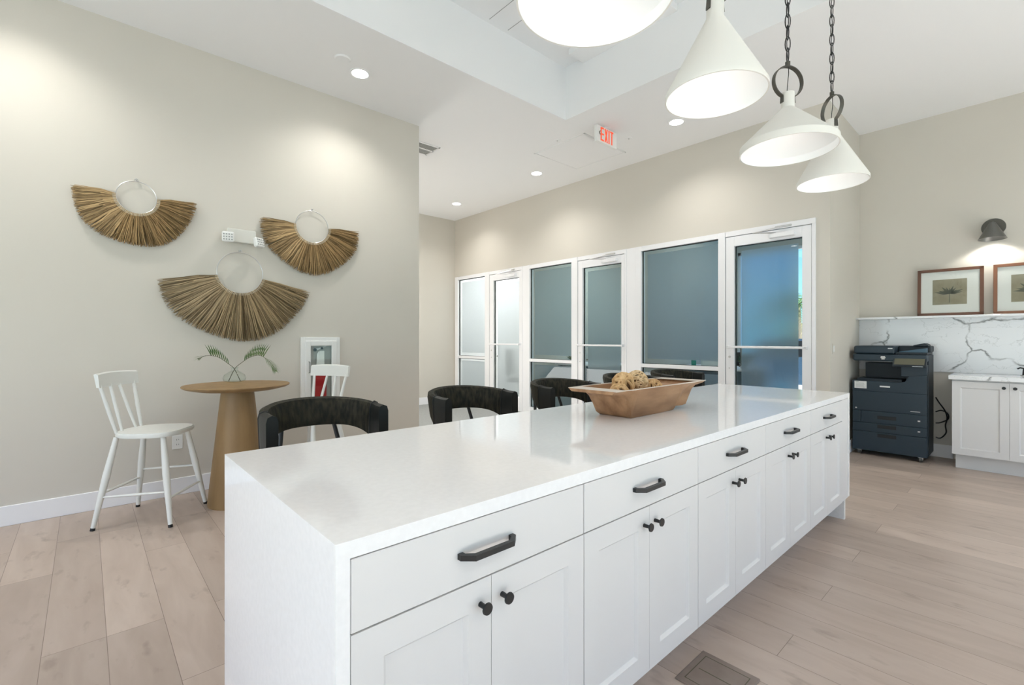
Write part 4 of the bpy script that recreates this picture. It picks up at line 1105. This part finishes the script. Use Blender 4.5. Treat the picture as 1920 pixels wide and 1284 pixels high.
# ------------------------------------------------------------------ outside the outer window
struct(MB().box(XO + .15, 40, -12, 30, -.15, -.05).build('ground', M['asphalt'], at=(20, 5, -.15)))
r = thing('palm_tree', 'palm tree outdoors seen through the clear strip of the nearest glass door', 'tree', (17.5, 5.15, -.05))
MB().tube([(0, 0, 0), (.05, 0, 1.2), (.0, .05, 2.5)], [.16, .12, .10], 12).build('trunk', M['bark'], r, smooth=True)
rnd = random.Random(5)
for k in range(18):
    a = 2 * PI * k / 18 + rnd.uniform(-.1, .1); up_ = rnd.uniform(.0, 1.1)
    pts = [Vector((math.cos(a) * q * 1.7, math.sin(a) * q * 1.7, 2.5 + up_ * math.sin(q * 1.9) * .9 - 1.2 * q * q)) for q in (0, .25, .5, .75, 1)]
    m = MB().tube(pts, [.02, .016, .012, .008, .004], 5)
    for q in range(26):
        t = .1 + .9 * q / 25; i = min(int(t * 4), 3); p = pts[i].lerp(pts[i + 1], t * 4 - i); d = (pts[i + 1] - pts[i]).normalized(); sd = d.cross(Vector((0, 0, 1))).normalized()
        for s in (-1, 1):
            e = p + (d * .5 + sd * s * .7 + Vector((0, 0, -.35))).normalized() * .42 * (1 - .4 * t)
            m.face([p - d * .02, p + d * .02, e])
    m.build('frond', M['leaf'], r)
r = thing('parked_car', 'blue-grey car parked outdoors, a sliver seen past the door film', 'car', (13.0, 3.6, -.05))
MB().prism([(2.0, .25), (5.6, .25), (5.7, .75), (4.9, .85), (4.4, 1.30), (3.1, 1.32), (2.5, .88), (1.9, .78)], 'x', 12.2, 13.7).build('car_body', M['carpaint'], r, world=True)
MB().prism([(2.65, .90), (4.75, .88), (4.33, 1.25), (3.15, 1.27)], 'x', 12.19, 13.71).build('car_windows', M['blackplastic'], r, world=True)
for y in (2.7, 4.9):
    for x in (12.25, 13.65):
        MB().cyl((x - .08, y, .28), (x + .08, y, .28), .31, seg=20).build('wheel', M['blackplastic'], r, world=True, smooth=True)
r = thing('flowering_shrub', 'yellow-green shrub outdoors beyond the parked car', 'shrub', (20.5, 6.0, -.05))
m = MB(); rnd = random.Random(9)
for k in range(260):
    a = rnd.random() * 2 * PI; q = rnd.random() ** .5 * .8; z = rnd.uniform(.2, 1.9)
    p = Vector((q * math.cos(a), q * math.sin(a), z)); d = Vector((rnd.gauss(0, 1), rnd.gauss(0, 1), rnd.gauss(0, 1))).normalized() * .14; e = d.orthogonal().normalized() * .07
    m.face([p - d, p + e, p + d, p - e])
m.build('foliage', M['flower'], r)
MB().cyl((0, 0, 0), (0, 0, 1.2), .06).build('stems', M['bark'], r)
